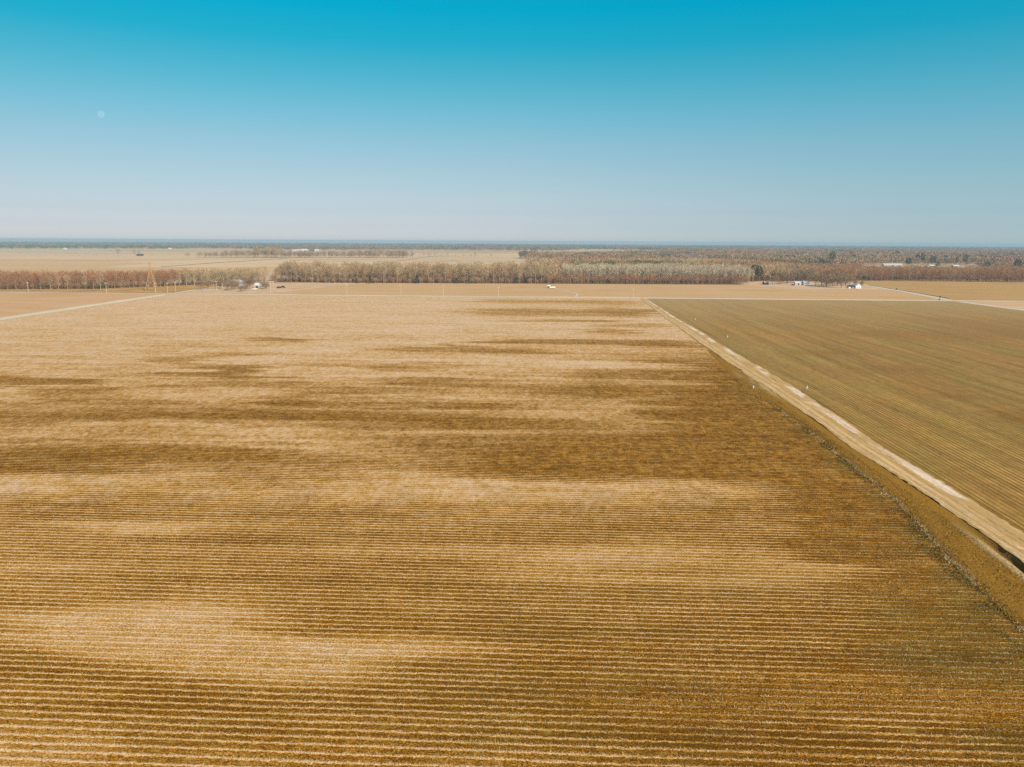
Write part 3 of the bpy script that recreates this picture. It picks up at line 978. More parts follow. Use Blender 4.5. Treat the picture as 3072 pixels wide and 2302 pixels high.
def bare_shape(seed, h, wd, base=.30, n=300, bl=(1.2, 2.8), bw=(.10, .22), r0=.28, limbs=8, column=False):
    """trunk with limbs, and a crown of separate twigs: (trunk verts, quads), (twig tris, tones)"""
    r = np.random.default_rng(seed)
    lean = r.normal(0, .03, 2) * h
    top = np.array([lean[0], lean[1], h * .86])
    mid = np.array([lean[0] * .3 + r.normal(0, .15), lean[1] * .3 + r.normal(0, .15), h * .45])
    V, Q = tube_np([(0, 0, -.4), (0, 0, h * .12), mid, top], [r0 * 1.25, r0, r0 * .62, r0 * .12])
    VV, QQ = [V], [Q]
    off = len(V)
    tips = []
    for i in range(limbs):
        t = r.uniform(base * .75, .75)
        p0 = np.array([0, 0, 0]) * (1 - t) + top / .86 * t
        a = 2 * math.pi * (i * .382 + r.uniform(0, .15))
        reach = wd * .5 * r.uniform(.6, 1.0) * (1 - .55 * t if not column else .8)
        up = h * r.uniform(.14, .26) * (1.15 - t * .5)
        p2 = p0 + np.array([math.cos(a) * reach, math.sin(a) * reach, up])
        p1 = (p0 + p2) / 2 + np.array([math.cos(a) * reach * .14, math.sin(a) * reach * .14, -up * .08])
        v, q = tube_np([p0, p1, p2], [r0 * .42, r0 * .28, r0 * .08], 4)
        VV.append(v)
        QQ.append(q + off)
        off += len(v)
        tips += [p1, p2, (p1 + p2) / 2]
    tips = np.array(tips)
    # twig bases: some scattered through the crown, more around the limbs
    k = int(n * .55)
    dirr = r.normal(0, 1, (n - k, 3))
    dirr /= np.linalg.norm(dirr, axis=1, keepdims=True)
    rad = r.uniform(.25, 1, (n - k, 1)) ** .5
    c0 = np.array([lean[0] * .6, lean[1] * .6, h * (base + 1) / 2 * .96])
    P1 = c0 + dirr * rad * np.array([wd * .47, wd * .47, h * (1 - base) * .46])
    P2 = tips[r.integers(0, len(tips), k)] + r.normal(0, 1, (k, 3)) * np.array([wd * .12, wd * .12, h * .06])
    P = np.concatenate([P1, P2])
    D = (P - np.array([lean[0] * .4, lean[1] * .4, h * base * .9]))
    D /= np.linalg.norm(D, axis=1, keepdims=True)
    D = D * .8 + r.normal(0, .38, (n, 3)) + np.array([0, 0, .35])
    D /= np.linalg.norm(D, axis=1, keepdims=True)
    L = r.uniform(*bl, n)
    W = r.uniform(*bw, n)
    out = P + D * L[:, None] * .5 - np.array([lean[0] * .5, lean[1] * .5, h * (base + .35) * .72])
    out /= np.linalg.norm(out, axis=1, keepdims=True)
    s = np.cross(D, out + r.normal(0, .33, (n, 3)))
    s /= np.linalg.norm(s, axis=1, keepdims=True)
    T = np.empty((n, 3, 3))
    T[:, 0] = P - s * W[:, None] / 2
    T[:, 1] = P + s * W[:, None] / 2
    T[:, 2] = P + D * L[:, None]
    over = T[:, :, 2].max(1) > h * 1.02
    T[over, :, 2] *= (h * 1.02 / T[over, :, 2].max(1))[:, None]
    return (np.concatenate(VV), np.concatenate(QQ)), (T, r.uniform(.2, .8, n))


def evergreen_shape(seed, h, wd, n=420, kind='cedar'):
    r = np.random.default_rng(seed)
    V, Q = tube_np([(0, 0, -.4), (0, 0, h * .5), (0, 0, h * .95)], [.22, .15, .03])
    z = r.uniform(.04 if kind == 'cedar' else .38, 1, n)
    prof = (1 - z) ** .75 if kind == 'cedar' else np.sqrt(np.clip(1 - ((z - .68) / .34) ** 2, 0, 1)) * .95 + .05
    a = r.uniform(0, 2 * math.pi, n)
    lump = .55 + .65 * vnoise(a * 1.9, z * 5, seed)
    q = prof * lump * wd / 2 * r.uniform(.45, 1, n) ** .5
    P = np.stack([np.cos(a) * q, np.sin(a) * q, z * h * .97], 1)
    D = np.stack([np.cos(a), np.sin(a), np.full(n, .25)], 1) + r.normal(0, .5, (n, 3))
    D /= np.linalg.norm(D, axis=1, keepdims=True)
    L = r.uniform(.5, 1.1, n) * (wd / 6 + .25)
    W = r.uniform(.35, .7, n) * (wd / 8 + .2)
    s = np.cross(D, P - np.array([0, 0, h * .5]) + r.normal(0, 1.6, (n, 3)))
    s /= np.linalg.norm(s, axis=1, keepdims=True)
    T = np.empty((n, 3, 3))
    T[:, 0] = P - s * W[:, None] / 2
    T[:, 1] = P + s * W[:, None] / 2
    T[:, 2] = P + D * L[:, None]
    return (V, Q), (T, r.uniform(.1, .9, n))


def shape_meshes(tag_, shp, bark, leaf):
    (V, Q), (T, tone) = shp
    tm = np_mesh('trunk', V, Q, bark, smooth=True)
    cm = np_mesh('crown', T.reshape(-1, 3), np.arange(len(T) * 3).reshape(-1, 3), leaf, {'tone': np.repeat(tone, 3)})
    return tm, cm


PROTO = {}


def proto(kind, shapes, bark, leaf):
    PROTO[kind] = [shape_meshes(kind, s, M[bark], M[leaf]) for s in shapes]


tall = [bare_shape(100 + i, 21, 8.5, .26, 620, bw=(.07, .15)) for i in range(4)]
slim = [bare_shape(120 + i, 22, 5.0, .38, 380, bw=(.07, .15), column=True, r0=.24) for i in range(3)]
low = [bare_shape(140 + i, 15, 8.0, .16, 560, bw=(.07, .16), limbs=10) for i in range(4)]
bush = [bare_shape(160 + i, 8, 7.0, .10, 480, bl=(.8, 1.8), bw=(.07, .15), limbs=10, r0=.2) for i in range(3)]
orch = [bare_shape(180 + i, 8.5, 9.6, .10, 950, bl=(.9, 2.0), bw=(.09, .18), limbs=11, r0=.24) for i in range(3)]
ced = [evergreen_shape(200 + i, 7, 4.2) for i in range(3)]
pin = [evergreen_shape(220 + i, 17, 8, 620, 'pine') for i in range(3)]
proto('tall_brown', tall, 'bark', 'twig_brown')
proto('tall_tan', tall, 'palebark', 'twig_tan')
proto('slim_pale', slim, 'palebark', 'twig_pale')
proto('low_red', low, 'bark', 'twig_red')
proto('low_tan', low, 'palebark', 'twig_tan')
proto('bush_red', bush, 'bark', 'twig_red')
proto('bush_brown', bush, 'bark', 'twig_brown')
proto('yard', orch, 'bark', 'twig_dark')
proto('cedar', ced, 'bark', 'needle')
proto('pine', pin, 'bark', 'needle')
proto('pine_olive', pin, 'bark', 'needle_olive')
TR_ = random.Random(5)
NTREE = {}


def tree(kind, name, x, y, h, label, cat='tree', group=None, wide=1.0, z=0.0):
    base_h = {'tall': 21, 'slim': 22, 'low_': 15, 'bush': 8, 'yard': 8.5, 'ceda': 7, 'pine': 17}[kind[:4]]
    tm, cm = TR_.choice(PROTO[kind])
    e = empty(name, (x, y, z), TR_.uniform(0, 6.28))
    s = h / base_h
    e.scale = (s * wide, s * wide, s)
    link('trunk', tm, e)
    link('crown', cm, e)
    tag(e, label, cat, group)
    NTREE[name] = NTREE.get(name, 0) + 1
    return e


# ---- wood edges: individual trees, front ranks
def along(pts, spacing, rnd, jit=2.0):
    P = np.array(pts, float)
    d = np.r_[0, np.cumsum(np.hypot(*np.diff(P, axis=0).T))]
    t = 0
    while t < d[-1]:
        yield (np.interp(t, d, P[:, 0]) + rnd.uniform(-jit, jit) * .5, np.interp(t, d, P[:, 1]) + rnd.uniform(-jit, jit))
        t += spacing * rnd.uniform(.75, 1.3)


rnd = random.Random(11)
EDGE_W = [(-560, 700), (-459, 703), (-376, 716), (-342, 760), (-296, 812), (-262, 826)]
EDGE_C1 = [(-262, 866), (-225, 850), (-190, 838), (-100, 842), (40, 850)]
EDGE_C2 = [(40, 850), (150, 855), (262, 862)]
EDGE_E = [(392, 948), (450, 953), (530, 940), (640, 930)]
for x, y in along(EDGE_W, 6.6, rnd):
    pale = -420 < x < -375 and rnd.random() < .6
    tree('low_tan' if (x > -330 or pale) else 'low_red', 'bare_tree', x, y, rnd.uniform(12, 16),
         'bare tan tree in the front rank of the wood behind the lattice tower' if (x > -330 or pale) else 'bare russet tree in the front rank of the wood behind the lattice tower',
         group='front trees of the western wood')
for x, y in along(EDGE_W, 7.5, rnd):
    tree('low_red' if x < -330 else 'low_tan', 'bare_tree', x + 3, y + 9, rnd.uniform(13, 17.5),
         'bare russet tree in the second rank of the wood behind the lattice tower' if x < -330 else 'bare tan tree in the second rank of the wood behind the lattice tower',
         group='second rank trees of the western wood')
for x, y in along(EDGE_C1, 6.4, rnd):
    b_ = rnd.random() < .6
    tree('tall_tan' if b_ else 'tall_brown', 'bare_tree', x, y + 5, rnd.uniform(14, 23.5),
         'tall bare %s tree in the front rank of the wood beside the farmhouse' % ('tan' if b_ else 'grey brown'), group='front trees of the middle wood')
for x, y in along(EDGE_C1, 9, rnd):
    b_ = rnd.random() < .35
    tree('bush_red' if b_ else 'bush_brown', 'bush', x, y - 1, rnd.uniform(4, 7.5),
         'low bare %s bush at the foot of the wood beside the farmhouse' % ('russet' if b_ else 'brown'), 'bush', 'bushes at the foot of the middle wood')
for x, y in along(EDGE_C2, 5.6, rnd):
    b_ = rnd.random() < .75
    tree('bush_red' if b_ else 'bush_brown', 'bush', x, y, rnd.uniform(7, 11),
         'rounded bare %s bush in front of the pale slim trees' % ('russet' if b_ else 'brown'), 'bush', 'bushes in front of the pale trees')
for x, y in along(EDGE_C2, 7.5, rnd):
    tree('bush_red', 'bush', x, y + 8, rnd.uniform(8, 12), 'tall bare russet bush in the second rank before the pale slim trees', 'bush', 'bushes in front of the pale trees')
for x, y in along([(60, 866), (262, 876)], 3.8, rnd):
    tree('slim_pale', 'bare_tree', x, y + rnd.uniform(0, 10), rnd.uniform(16, 21), 'slim pale bare tree standing up behind the russet bushes', group='slim pale trees')
for x, y in along(EDGE_E, 6.2, rnd):
    b_ = rnd.random() < .65
    tree('low_red' if b_ else 'tall_brown', 'bare_tree', x, y, rnd.uniform(13, 17.5),
         'bare %s tree at the front of the wood beyond the yellow grass field' % ('russet' if b_ else 'brown'), group='front trees of the eastern wood')
for x, y in along(EDGE_E, 8, rnd):
    tree('low_red', 'bare_tree', x, y + 9, rnd.uniform(13, 17), 'bare russet tree in the second rank beyond the yellow grass field', group='second rank trees of the eastern wood')

# evergreens along the wood edge
for px, h, l_ in [(1112, 10, 'dark green cedar like a cone at the wood edge between brown bushes'),
                  (1072, 7.5, 'small dim cedar at the wood edge left of the dark cone shaped cedar'),
                  (1252, 11, 'broad dark green cedar at the wood edge beside orange brown bushes'),
                  (1371, 8, 'small green cedar at the wood edge between two bare thickets'),
                  (1409, 10.5, 'upright dark cedar at the wood edge near the tall brown trees'),
                  (1548, 9, 'dark narrow cedar at the wood edge nearest the well tank'),
                  (1580, 8, 'low dark cedar beside the narrow cedar near the well tank')]:
    x, y = G(px, 850.5)
    tree('cedar', 'cedar_tree', x, y - 3, h * .8, l_, 'cedar', 'cedars along the wood edge', wide=1.25 if px in (1252, 1371) else 1.0)
for px, h, l_ in [(1637, 6, 'black green shrub at the foot of the russet bushes near the well tank'), (1657, 6, 'second dark shrub beside the first under the russet bushes'),
                  (1779, 6, 'dark shrub under the reddest bushes of the wood edge'), (1822, 7, 'wide dark shrub below the pale slim trees'),
                  (1998, 6, 'dark green shrub in the russet bushes above the track end'), (2066, 6, 'dark green shrub by the eastern russet bushes')]:
    x, y = G(px, 851)
    tree('cedar', 'evergreen_shrub', x, y - 2, h * .8, l_, 'shrub', 'dark shrubs along the wood edge', wide=1.5)
for px, d, h, wd, l_ in [(2242, 905, 22, 1.5, 'broad dark green pine rising over the russet wood'), (2228, 899, 19, 1.2, 'dark pine at the side of the broad pine over the russet wood'),
                         (2258, 912, 20, 1.3, 'dark pine behind the broad pine over the russet wood'),
                         (2196, 915, 18, 1, 'dark pine top alone among grey trees west of the broad pine'), (2300, 930, 15, 1, 'olive pine behind the dark house with the white roof edge'),
                         (2467, 1560, 30, 1.5, 'lone black green pine standing far out in the grey wood'),
                         (2655, 2300, 26, 1.6, 'dark pine far beyond the long white shed'), (2690, 1500, 20, 1.8, 'dark low pine beside the long white shed'),
                         (2716, 1650, 27, .9, 'slender dark pine behind the small white roofs'), (2731, 1680, 28, .9, 'tall blue green pine behind the small white roofs'),
                         (2762, 1550, 23, 1.6, 'broad dark pine above the small white roofs'), (2777, 1400, 15, 1.5, 'low dark pine beside the small white roofs'),
                         (2830, 1600, 21, .8, 'slender pine above the last white roof'), (2855, 1600, 26, 1.2, 'dark pine east of the last white roof'),
                         (2922, 1250, 19, 1.2, 'dim green pine in the grey wood of the east'), (3011, 1250, 23, 1.6, 'broad bright green pine at the east of the wood'),
                         (3046, 1230, 22, 1.5, 'dark pine beside the broad bright green pine'), (3060, 1200, 18, 1.4, 'dark low pine below the broad bright green pine')]:
    tree('pine', 'pine_tree', AT(px, d), d, h * .92, l_, 'pine', 'pines in the wood', wide=wd * .72)

# ---- farmyard trees by the grey roofed house
for px, py, h, l_ in [(603, 869, 8.5, 'bare yard tree nearest the crossroads, casting a long shadow'), (625, 866, 8, 'bare yard tree second from the crossroads'),
                      (660, 866, 9, 'bare yard tree behind the pole by the farm drive'), (681, 869, 7, 'low bare yard tree with a dark base west of the farmhouse'),
                      (696, 872, 9.5, 'round bare yard tree in front of the farmhouse'), (706, 868, 9.5, 'bare yard tree touching the farmhouse roof'),
                      (722, 876, 6, 'low wide bare yard tree by the road below the farmhouse'), (736, 873, 7, 'low bare yard tree east of the low wide one below the farmhouse'),
                      (742, 864, 10, 'brown yard tree between the bright roof and the metal shed'), (750, 866, 9.5, 'brown yard tree close against the metal shed'),
                      (789, 866, 6.5, 'small bare yard tree at the east corner of the metal shed'), (799, 868, 7, 'orange brown yard tree east of the metal shed')]:
    x, y = G(px, py)
    tree('yard', 'yard_tree', x, y, h, l_, 'tree', 'bare trees around the farmhouse')
x, y = G(757, 862)
tree('tall_tan', 'bare_tree', x, y + 40, 20, 'tall lone bare tree with a rounded head behind the metal shed', wide=1.25)
for px, py, h in [(640, 853, 13), (655, 852, 14), (668, 852, 12.5), (680, 851, 12)]:
    x, y = G(px, py)
    tree('low_tan', 'bare_tree', x, y, h, 'bare tan tree at the end of the western wood behind the farmhouse', group='trees behind the farmhouse')
for px, h in [(818, 9), (828, 12)]:
    x, y = G(px, 849)
    tree('bush_red', 'bush', x, y, h, 'orange brown bush at the farmhouse end of the middle wood' if px < 820 else 'taller russet bush at the farmhouse end of the middle wood', 'bush')

# ---- yard trees by the houses beyond the field
for px, d, h, l_ in [(2305, 850, 8, 'bare yard tree beside the dark house'), (2320, 862, 11, 'grey bare yard tree between the dark house and the mint house'),
                     (2340, 866, 12, 'russet bare yard tree west of the mint house'), (2372, 890, 13, 'bare yard tree behind the mint house'),
                     (2405, 885, 13, 'bare yard tree behind the blue roofed house'), (2425, 850, 11, 'bare yard tree with orange grass under it east of the blue roofed house'),
                     (2442, 830, 11, 'wide bare yard tree between the blue roof and the white house'), (2457, 812, 12, 'spreading bare yard tree west of the white house'),
                     (2475, 822, 11, 'dark bare yard tree second from the white house'), (2500, 800, 11.5, 'bare yard tree close to the white house'),
                     (2488, 840, 13, 'tall bare yard tree behind the spreading ones'), (2512, 840, 12, 'bare yard tree behind the green roof of the white house')]:
    tree('yard', 'yard_tree', AT(px, d), d, h * 1.25, l_, 'tree', 'bare trees around the eastern houses')
for px, d, h, l_ in [(2540, 815, 9, 'narrow russet tree behind the white gable'), (2560, 800, 8, 'small round brown tree beside the white gable')]:
    tree('yard', 'yard_tree', AT(px, d), d, h, l_, 'tree', wide=.5)
for px, py, h, l_ in [(2689, 870.5, 1.9, 'small dark bush at the upper end of the roadside drain'), (2820, 893.5, 1.7, 'small brown bush at the lower end of the roadside drain'),
                      (2818, 901, 1.5, 'small dark bush at the corner of the green field')]:
    x, y = G(px, py)
    tree('cedar', 'bush', x, y, h, l_, 'bush', wide=1.6)

# ---- lone far trees
for px, py, h, l_ in [(355, 769, 22, 'wide lone bare tree far out in the fields'), (405, 770, 20, 'lone bare tree beside the dark far shed'), (420, 769, 18, 'smaller lone bare tree east of the dark far shed'),
                      (1425, 767, 14, 'lone bare tree far beyond the middle wood')]:
    x, y = G(px, py)
    tree('tall_brown', 'bare_tree', x, y, h * .95, l_, group='lone far trees', wide=1.7)

# ---- the mass of the woods behind the front ranks


def scatter_tris(shapes, pos, scale_h, base_h, cols, wide=None, rs=None):
    """merge copies of twig crowns: returns verts (n,3), colors (n,3)"""
    r = np.random.default_rng(rs)
    Vs, Cs = [], []
    pick = r.integers(0, len(shapes), len(pos))
    for k, shp in enumerate(shapes):
        T, tone = shp
        m = np.where(pick == k)[0]
        if not len(m):
            continue
        a = r.uniform(0, 2 * math.pi, len(m))
        s = scale_h[m] / base_h
        sw = s * (wide[m] if wide is not None else 1.0)
        c, sn = np.cos(a) * sw, np.sin(a) * sw
        x, y, z = T[..., 0], T[..., 1], T[..., 2]
        X_ = x[None] * c[:, None, None] - y[None] * sn[:, None, None] + pos[m, 0][:, None, None]
        Y_ = x[None] * sn[:, None, None] + y[None] * c[:, None, None] + pos[m, 1][:, None, None]
        Z_ = z[None] * s[:, None, None] - curve(pos[m, 0], pos[m, 1])[:, None, None]
        Vs.append(np.stack([X_, Y_, np.broadcast_to(Z_, X_.shape)], -1).reshape(-1, 3).astype(np.float32))
        cc = cols[m][:, None, :] * (.85 + .30 * tone)[None, :, None]
        Cs.append(np.repeat(cc.reshape(-1, 3), 3, 0).astype(np.float32))
    return np.concatenate(Vs), np.concatenate(Cs)


def twig_only(seed, h, wd, base, n, bl, bw, trunk_w=.35):
    _, (T, tone) = bare_shape(seed, h, wd, base, n, bl, bw)
    # two crossed slivers for the trunk
    tr = []
    for a in (0, math.pi / 2):
        dx, dy = math.cos(a) * trunk_w / 2, math.sin(a) * trunk_w / 2
        tr.append([(-dx, -dy, -.3), (dx, dy, -.3), (0, 0, h * .8)])
    return np.concatenate([T, np.array(tr)]), np.r_[tone, .3, .3]


MIDS = [twig_only(300 + i, 20, 8.5, .22, 190, (1.8, 3.8), (.16, .30)) for i in range(5)]
SLIM = [twig_only(320 + i, 20, 5.0, .35, 110, (1.8, 4.0), (.14, .28)) for i in range(4)]
FARS = [twig_only(340 + i, 20, 13, .10, 100, (2.4, 5.0), (.6, 1.2), .1) for i in range(5)]
PINS = [evergreen_shape(360 + i, 17, 9, 150, 'pine')[1] for i in range(4)]

C_BROWN, C_RED, C_PALE, C_TAN = np.array([.36, .235, .125]), np.array([.35, .175, .085]), np.array([.46, .36, .24]), np.array([.43, .295, .16])
C_PURP, C_OLIVE, C_PINE = np.array([.29, .195, .135]), np.array([.155, .135, .050]), np.array([.045, .058, .030])  # the purple tint puts distance haze into the far twig colour


def inside(poly, X_, Y_):
    P = np.array(poly)
    r_ = np.zeros(X_.shape, bool)
    j = len(P) - 1
    for i in range(len(P)):
        cnd = ((P[i, 1] > Y_) != (P[j, 1] > Y_)) & (X_ < (P[j, 0] - P[i, 0]) * (Y_ - P[i, 1]) / (P[j, 1] - P[i, 1] + 1e-9) + P[i, 0])
        r_ ^= cnd
        j = i
    return r_


def jgrid(x0, x1, y0, y1, sx, sy, rs):
    r = np.random.default_rng(rs)
    gx_, gy_ = np.meshgrid(np.arange(x0, x1, sx), np.arange(y0, y1, sy))
    n_ = gx_.size
    return np.stack([gx_.ravel() + r.uniform(-.5, .5, n_) * sx, gy_.ravel() + r.uniform(-.5, .5, n_) * sy], 1), r


def woods(name, parts, label):
    V = np.concatenate([p[0] for p in parts])
    C = np.concatenate([p[1] for p in parts])
    o = link(name, np_mesh(name, V, np.arange(len(V)).reshape(-1, 3), M['woodmass'], {'col': np.clip(C, .01, .9)}))
    return tag(o, label, 'wood', kind='stuff')


# western wood, behind its front ranks
P, r = jgrid(-620, -262, 690, 900, 5.2, 5.5, 71)
front = np.interp(P[:, 0], [p[0] for p in EDGE_W], [p[1] for p in EDGE_W])
m = (P[:, 1] > front + 4) & (P[:, 1] < front + 48) & (P[:, 0] < -275)
P = P[m]
f = np.clip((P[:, 0] + 340) / 30, 0, 1)[:, None]
cols = C_RED * (1 - f) + C_TAN * f
cols = cols * r.uniform(.8, 1.25, (len(P), 1))
def brush(x0, x1, y0, y1, edge, dep, rs, dark=1.0):
    P_, r_ = jgrid(x0, x1, y0, y1, 3.6, 4.5, rs)
    fr_ = np.interp(P_[:, 0], [p[0] for p in edge], [p[1] for p in edge])
    P_ = P_[(P_[:, 1] > fr_ - 1.5) & (P_[:, 1] < fr_ + dep)]
    t_ = vnoise(P_[:, 0] / 10, P_[:, 1] / 10, rs + 1)
    c_ = np.where((t_ > .45)[:, None], C_RED, np.where((t_ > .25)[:, None], C_BROWN, C_OLIVE)) * r_.uniform(.5, 1.05, (len(P_), 1)) * dark
    return scatter_tris(MIDS, P_, r_.uniform(3.2, 6.5, len(P_)), 20, c_, np.full(len(P_), 2.0), rs)


woods('woods', [scatter_tris(MIDS, P, r.uniform(12.5, 17.5, len(P)), 20, cols, np.full(len(P), 1.25), 1), brush(-560, -262, 690, 850, EDGE_W, 14, 171)], 'russet bare wood behind the lattice tower')

# middle wood
P, r = jgrid(-262, 40, 840, 960, 6.2, 6.2, 72)
front = np.interp(P[:, 0], [p[0] for p in EDGE_C1], [p[1] for p in EDGE_C1])
depth = np.interp(P[:, 0], [-262, -60, 40], [60, 75, 110])
m = (P[:, 1] > front + 9) & (P[:, 1] < front + depth)
P = P[m]
t_ = vnoise(P[:, 0] / 25, P[:, 1] / 25, 73)
cols = np.where((t_ > .55)[:, None], C_TAN, C_BROWN) * r.uniform(.8, 1.25, (len(P), 1))
P2, r2 = jgrid(-262, 40, 840, 880, 4.0, 5, 74)
front2 = np.interp(P2[:, 0], [p[0] for p in EDGE_C1], [p[1] for p in EDGE_C1])
P2 = P2[(P2[:, 1] > front2 + 1) & (P2[:, 1] < front2 + 14)]
t2 = vnoise(P2[:, 0] / 12, P2[:, 1] / 12, 75)
c2 = np.where((t2 > .5)[:, None], C_RED, C_BROWN) * r2.uniform(.55, 1.1, (len(P2), 1))
woods('woods', [scatter_tris(MIDS, P, r.uniform(14, 23.5, len(P)), 20, cols, np.full(len(P), 1.25), 2), scatter_tris(MIDS, P2, r2.uniform(4, 7, len(P2)), 20, c2, np.full(len(P2), 1.8), 3)],
      'tan bare wood east of the farmhouse')

# big wood of the east: near part, full trees
CLEAR = [(540, 1215), (715, 1180), (965, 1640), (728, 1640)]


def big_front(x):
    return np.interp(x, [20, 40, 150, 262, 275, 390, 450, 530, 640, 900], [880, 868, 872, 880, 905, 955, 966, 954, 944, 930])


P, r = jgrid(20, 1000, 840, 1320, 7.0, 7.5, 76)
m = (P[:, 1] > big_front(P[:, 0]) + 4) & (P[:, 0] < .72 * P[:, 1] + 30) & ~inside(CLEAR, P[:, 0], P[:, 1])
m &= (P[:, 0] > np.interp(P[:, 1], [860, 1320], [22, 26]))
P = P[m]
zone = (P[:, 0] > 60) & (P[:, 0] < 270) & (P[:, 1] < 945)
isol = inside([(90, 985), (215, 975), (230, 1080), (60, 1090)], P[:, 0], P[:, 1]) & (vnoise(P[:, 0] / 14, P[:, 1] / 14, 78) > .42)
t_ = vnoise(P[:, 0] / 40, P[:, 1] / 60, 77)
east = np.clip((P[:, 0] - 330) / 120, 0, 1)[:, None]
cols = np.where((t_ > .58)[:, None], C_RED, np.where((t_ > .38)[:, None], C_BROWN, C_TAN * .95))
cols = cols * (1 - east * .7) + C_RED * .95 * east * .7
cols = np.where(zone[:, None], C_PALE, cols) * r.uniform(.78, 1.25, (len(P), 1))
h = np.where(zone, r.uniform(17, 22, len(P)), r.uniform(12, 22, len(P)))
h = np.where(P[:, 0] > 380, np.where(P[:, 1] > 1010, r.uniform(10, 13.5, len(P)), r.uniform(12, 17, len(P))), h)
zi = zone & ~isol
parts = [scatter_tris(MIDS, P[~zone & ~isol], h[~zone & ~isol], 20, cols[~zone & ~isol], np.full((~zone & ~isol).sum(), 1.4), 4),
         scatter_tris(SLIM, P[zi], h[zi], 20, cols[zi], None, 5),
         scatter_tris(PINS, P[isol], r.uniform(17, 22, isol.sum()), 17, C_OLIVE * r.uniform(.75, 1.25, (isol.sum(), 1)), np.full(isol.sum(), 1.0), 6)]
Ps, r2 = jgrid(60, 265, 868, 930, 3.2, 5, 79)
parts.append(scatter_tris(SLIM, Ps, r2.uniform(15, 21, len(Ps)), 20, C_PALE * r2.uniform(.75, 1.2, (len(Ps), 1)), None, 7))
parts.append(brush(388, 660, 920, 985, EDGE_E, 14, 172))
woods('woods', parts, 'mixed bare wood with pale slim trees and olive pines beyond the field')

# big wood: further part
P, r = jgrid(20, 2900, 1320, 4200, 16, 17, 81)
lim = np.interp(P[:, 1], [1320, 1900, 2100, 2600, 3300, 4200], [26, 40, 70, 420, 600, 900])
m = (P[:, 0] > lim) & (P[:, 0] < .70 * P[:, 1] + 40) & ~inside(CLEAR, P[:, 0], P[:, 1])
gap = vnoise(P[:, 0] / 420, P[:, 1] / 420, 82)
m &= (gap < np.interp(P[:, 1], [1320, 2200, 3200, 4200], [.95, .85, .72, .60]))
P = P[m]
t_ = vnoise(P[:, 0] / 130, P[:, 1] / 190, 83)
t3 = vnoise(P[:, 0] / 55, P[:, 1] / 80, 84)
cols = np.where((t_ > .6)[:, None], C_RED * .5 + C_PURP * .5, np.where((t_ > .35)[:, None], C_BROWN * .92, C_PURP))
pine = (t3 > .78) | (r.uniform(0, 1, len(P)) > .975)
cols = np.where(pine[:, None], np.where((P[:, 0] < 500)[:, None], C_OLIVE, C_PINE * 1.4), cols) * r.uniform(.86, 1.14, (len(P), 1))
woods('woods', [scatter_tris(FARS, P, r.uniform(11, 21, len(P)), 20, cols, np.full(len(P), 1.45), 8)], 'purple brown wood stretching back towards the horizon')

# hedgerow and grove in the middle distance
px = rng.uniform(560, 1250, 560)
dens = np.interp(px, [560, 600, 640, 700, 760, 790, 860, 1060, 1225, 1250], [.3, .15, .7, .7, 1, 1, 1, 1, 1, .3])
keep = rng.uniform(0, 1, len(px)) < dens
px = px[keep]
d_ = np.interp(px, [560, 1250], [2000, 2060]) + rng.uniform(0, 60, len(px))
P = np.stack([AT(px, d_), d_], 1)
hh = np.interp(px, [560, 690, 700, 780, 790, 860, 870, 1060, 1080, 1225], [15, 15, 19, 19, 25, 25, 19, 18, 22, 21]) * rng.uniform(.75, 1.1, len(px))
cols = np.where((rng.uniform(0, 1, len(px)) < .4)[:, None], C_PURP * 1.15, C_BROWN) * rng.uniform(.8, 1.2, (len(px), 1))
px2 = np.r_[rng.uniform(1556, 1606, 70), rng.uniform(1240, 1480, 26)]
d2 = np.r_[rng.uniform(2030, 2230, 70), rng.uniform(2150, 2350, 26)]
P2 = np.stack([AT(px2, d2), d2], 1)
c2 = np.r_[np.tile(C_PURP * .62, (70, 1)), np.tile(C_PURP * 1.2, (26, 1))] * rng.uniform(.8, 1.2, (96, 1))
h2 = np.r_[rng.uniform(17, 22, 70), rng.uniform(8, 15, 26)]
woods('woods', [scatter_tris(MIDS, P, hh, 20, cols, np.full(len(P), 1.25), 9), scatter_tris(MIDS, P2, h2, 20, c2, np.full(96, 1.2), 10)],
      'grey bare hedgerow trees in the fields far beyond the farmhouse')

# far tree lines up to the horizon
parts = []
for (y0, y1, sx, sy, rs, thr, tone) in [(3500, 5200, 30, 90, 91, .42, 1.0), (5200, 8200, 52, 150, 92, .36, 1.0), (8200, 11500, 80, 220, 93, .25, 1.0)]:
    P, r = jgrid(-.72 * y1, .74 * y1, y0, y1, sx, sy, rs)
    m = (np.abs(P[:, 0]) < .74 * P[:, 1] + 200)
    start = np.interp(P[:, 0] / P[:, 1], [-.70, -.42, -.40, -.30, -.1, .06, .10, .2, .3, .7], [3500, 3600, 3950, 3500, 3600, 3700, 4700, 4300, 5400, 5300])
    m &= P[:, 1] > start + (vnoise(P[:, 0] / 300, P[:, 0] * 0, 94) - .5) * 500
    m &= (vnoise(P[:, 0] / 700, P[:, 1] / 420, 95) > thr) | (P[:, 1] < start + 500)
    P = P[m]
    t_ = vnoise(P[:, 0] / 400, P[:, 1] / 300, 96)
    cols = np.where((t_ > .68)[:, None], C_PINE * 3.0, np.where((t_ > .4)[:, None], C_PURP * .85, C_BROWN * .75)) * r.uniform(.75, 1.2, (len(P), 1))
    parts.append(scatter_tris(FARS, P, r.uniform(14, 22, len(P)) , 20, cols, np.full(len(P), sx / 13 * 1.25), rs))
woods('treeline', parts, 'blue grey tree lines along the horizon')

# ------------------------------------------------------------------ buildings


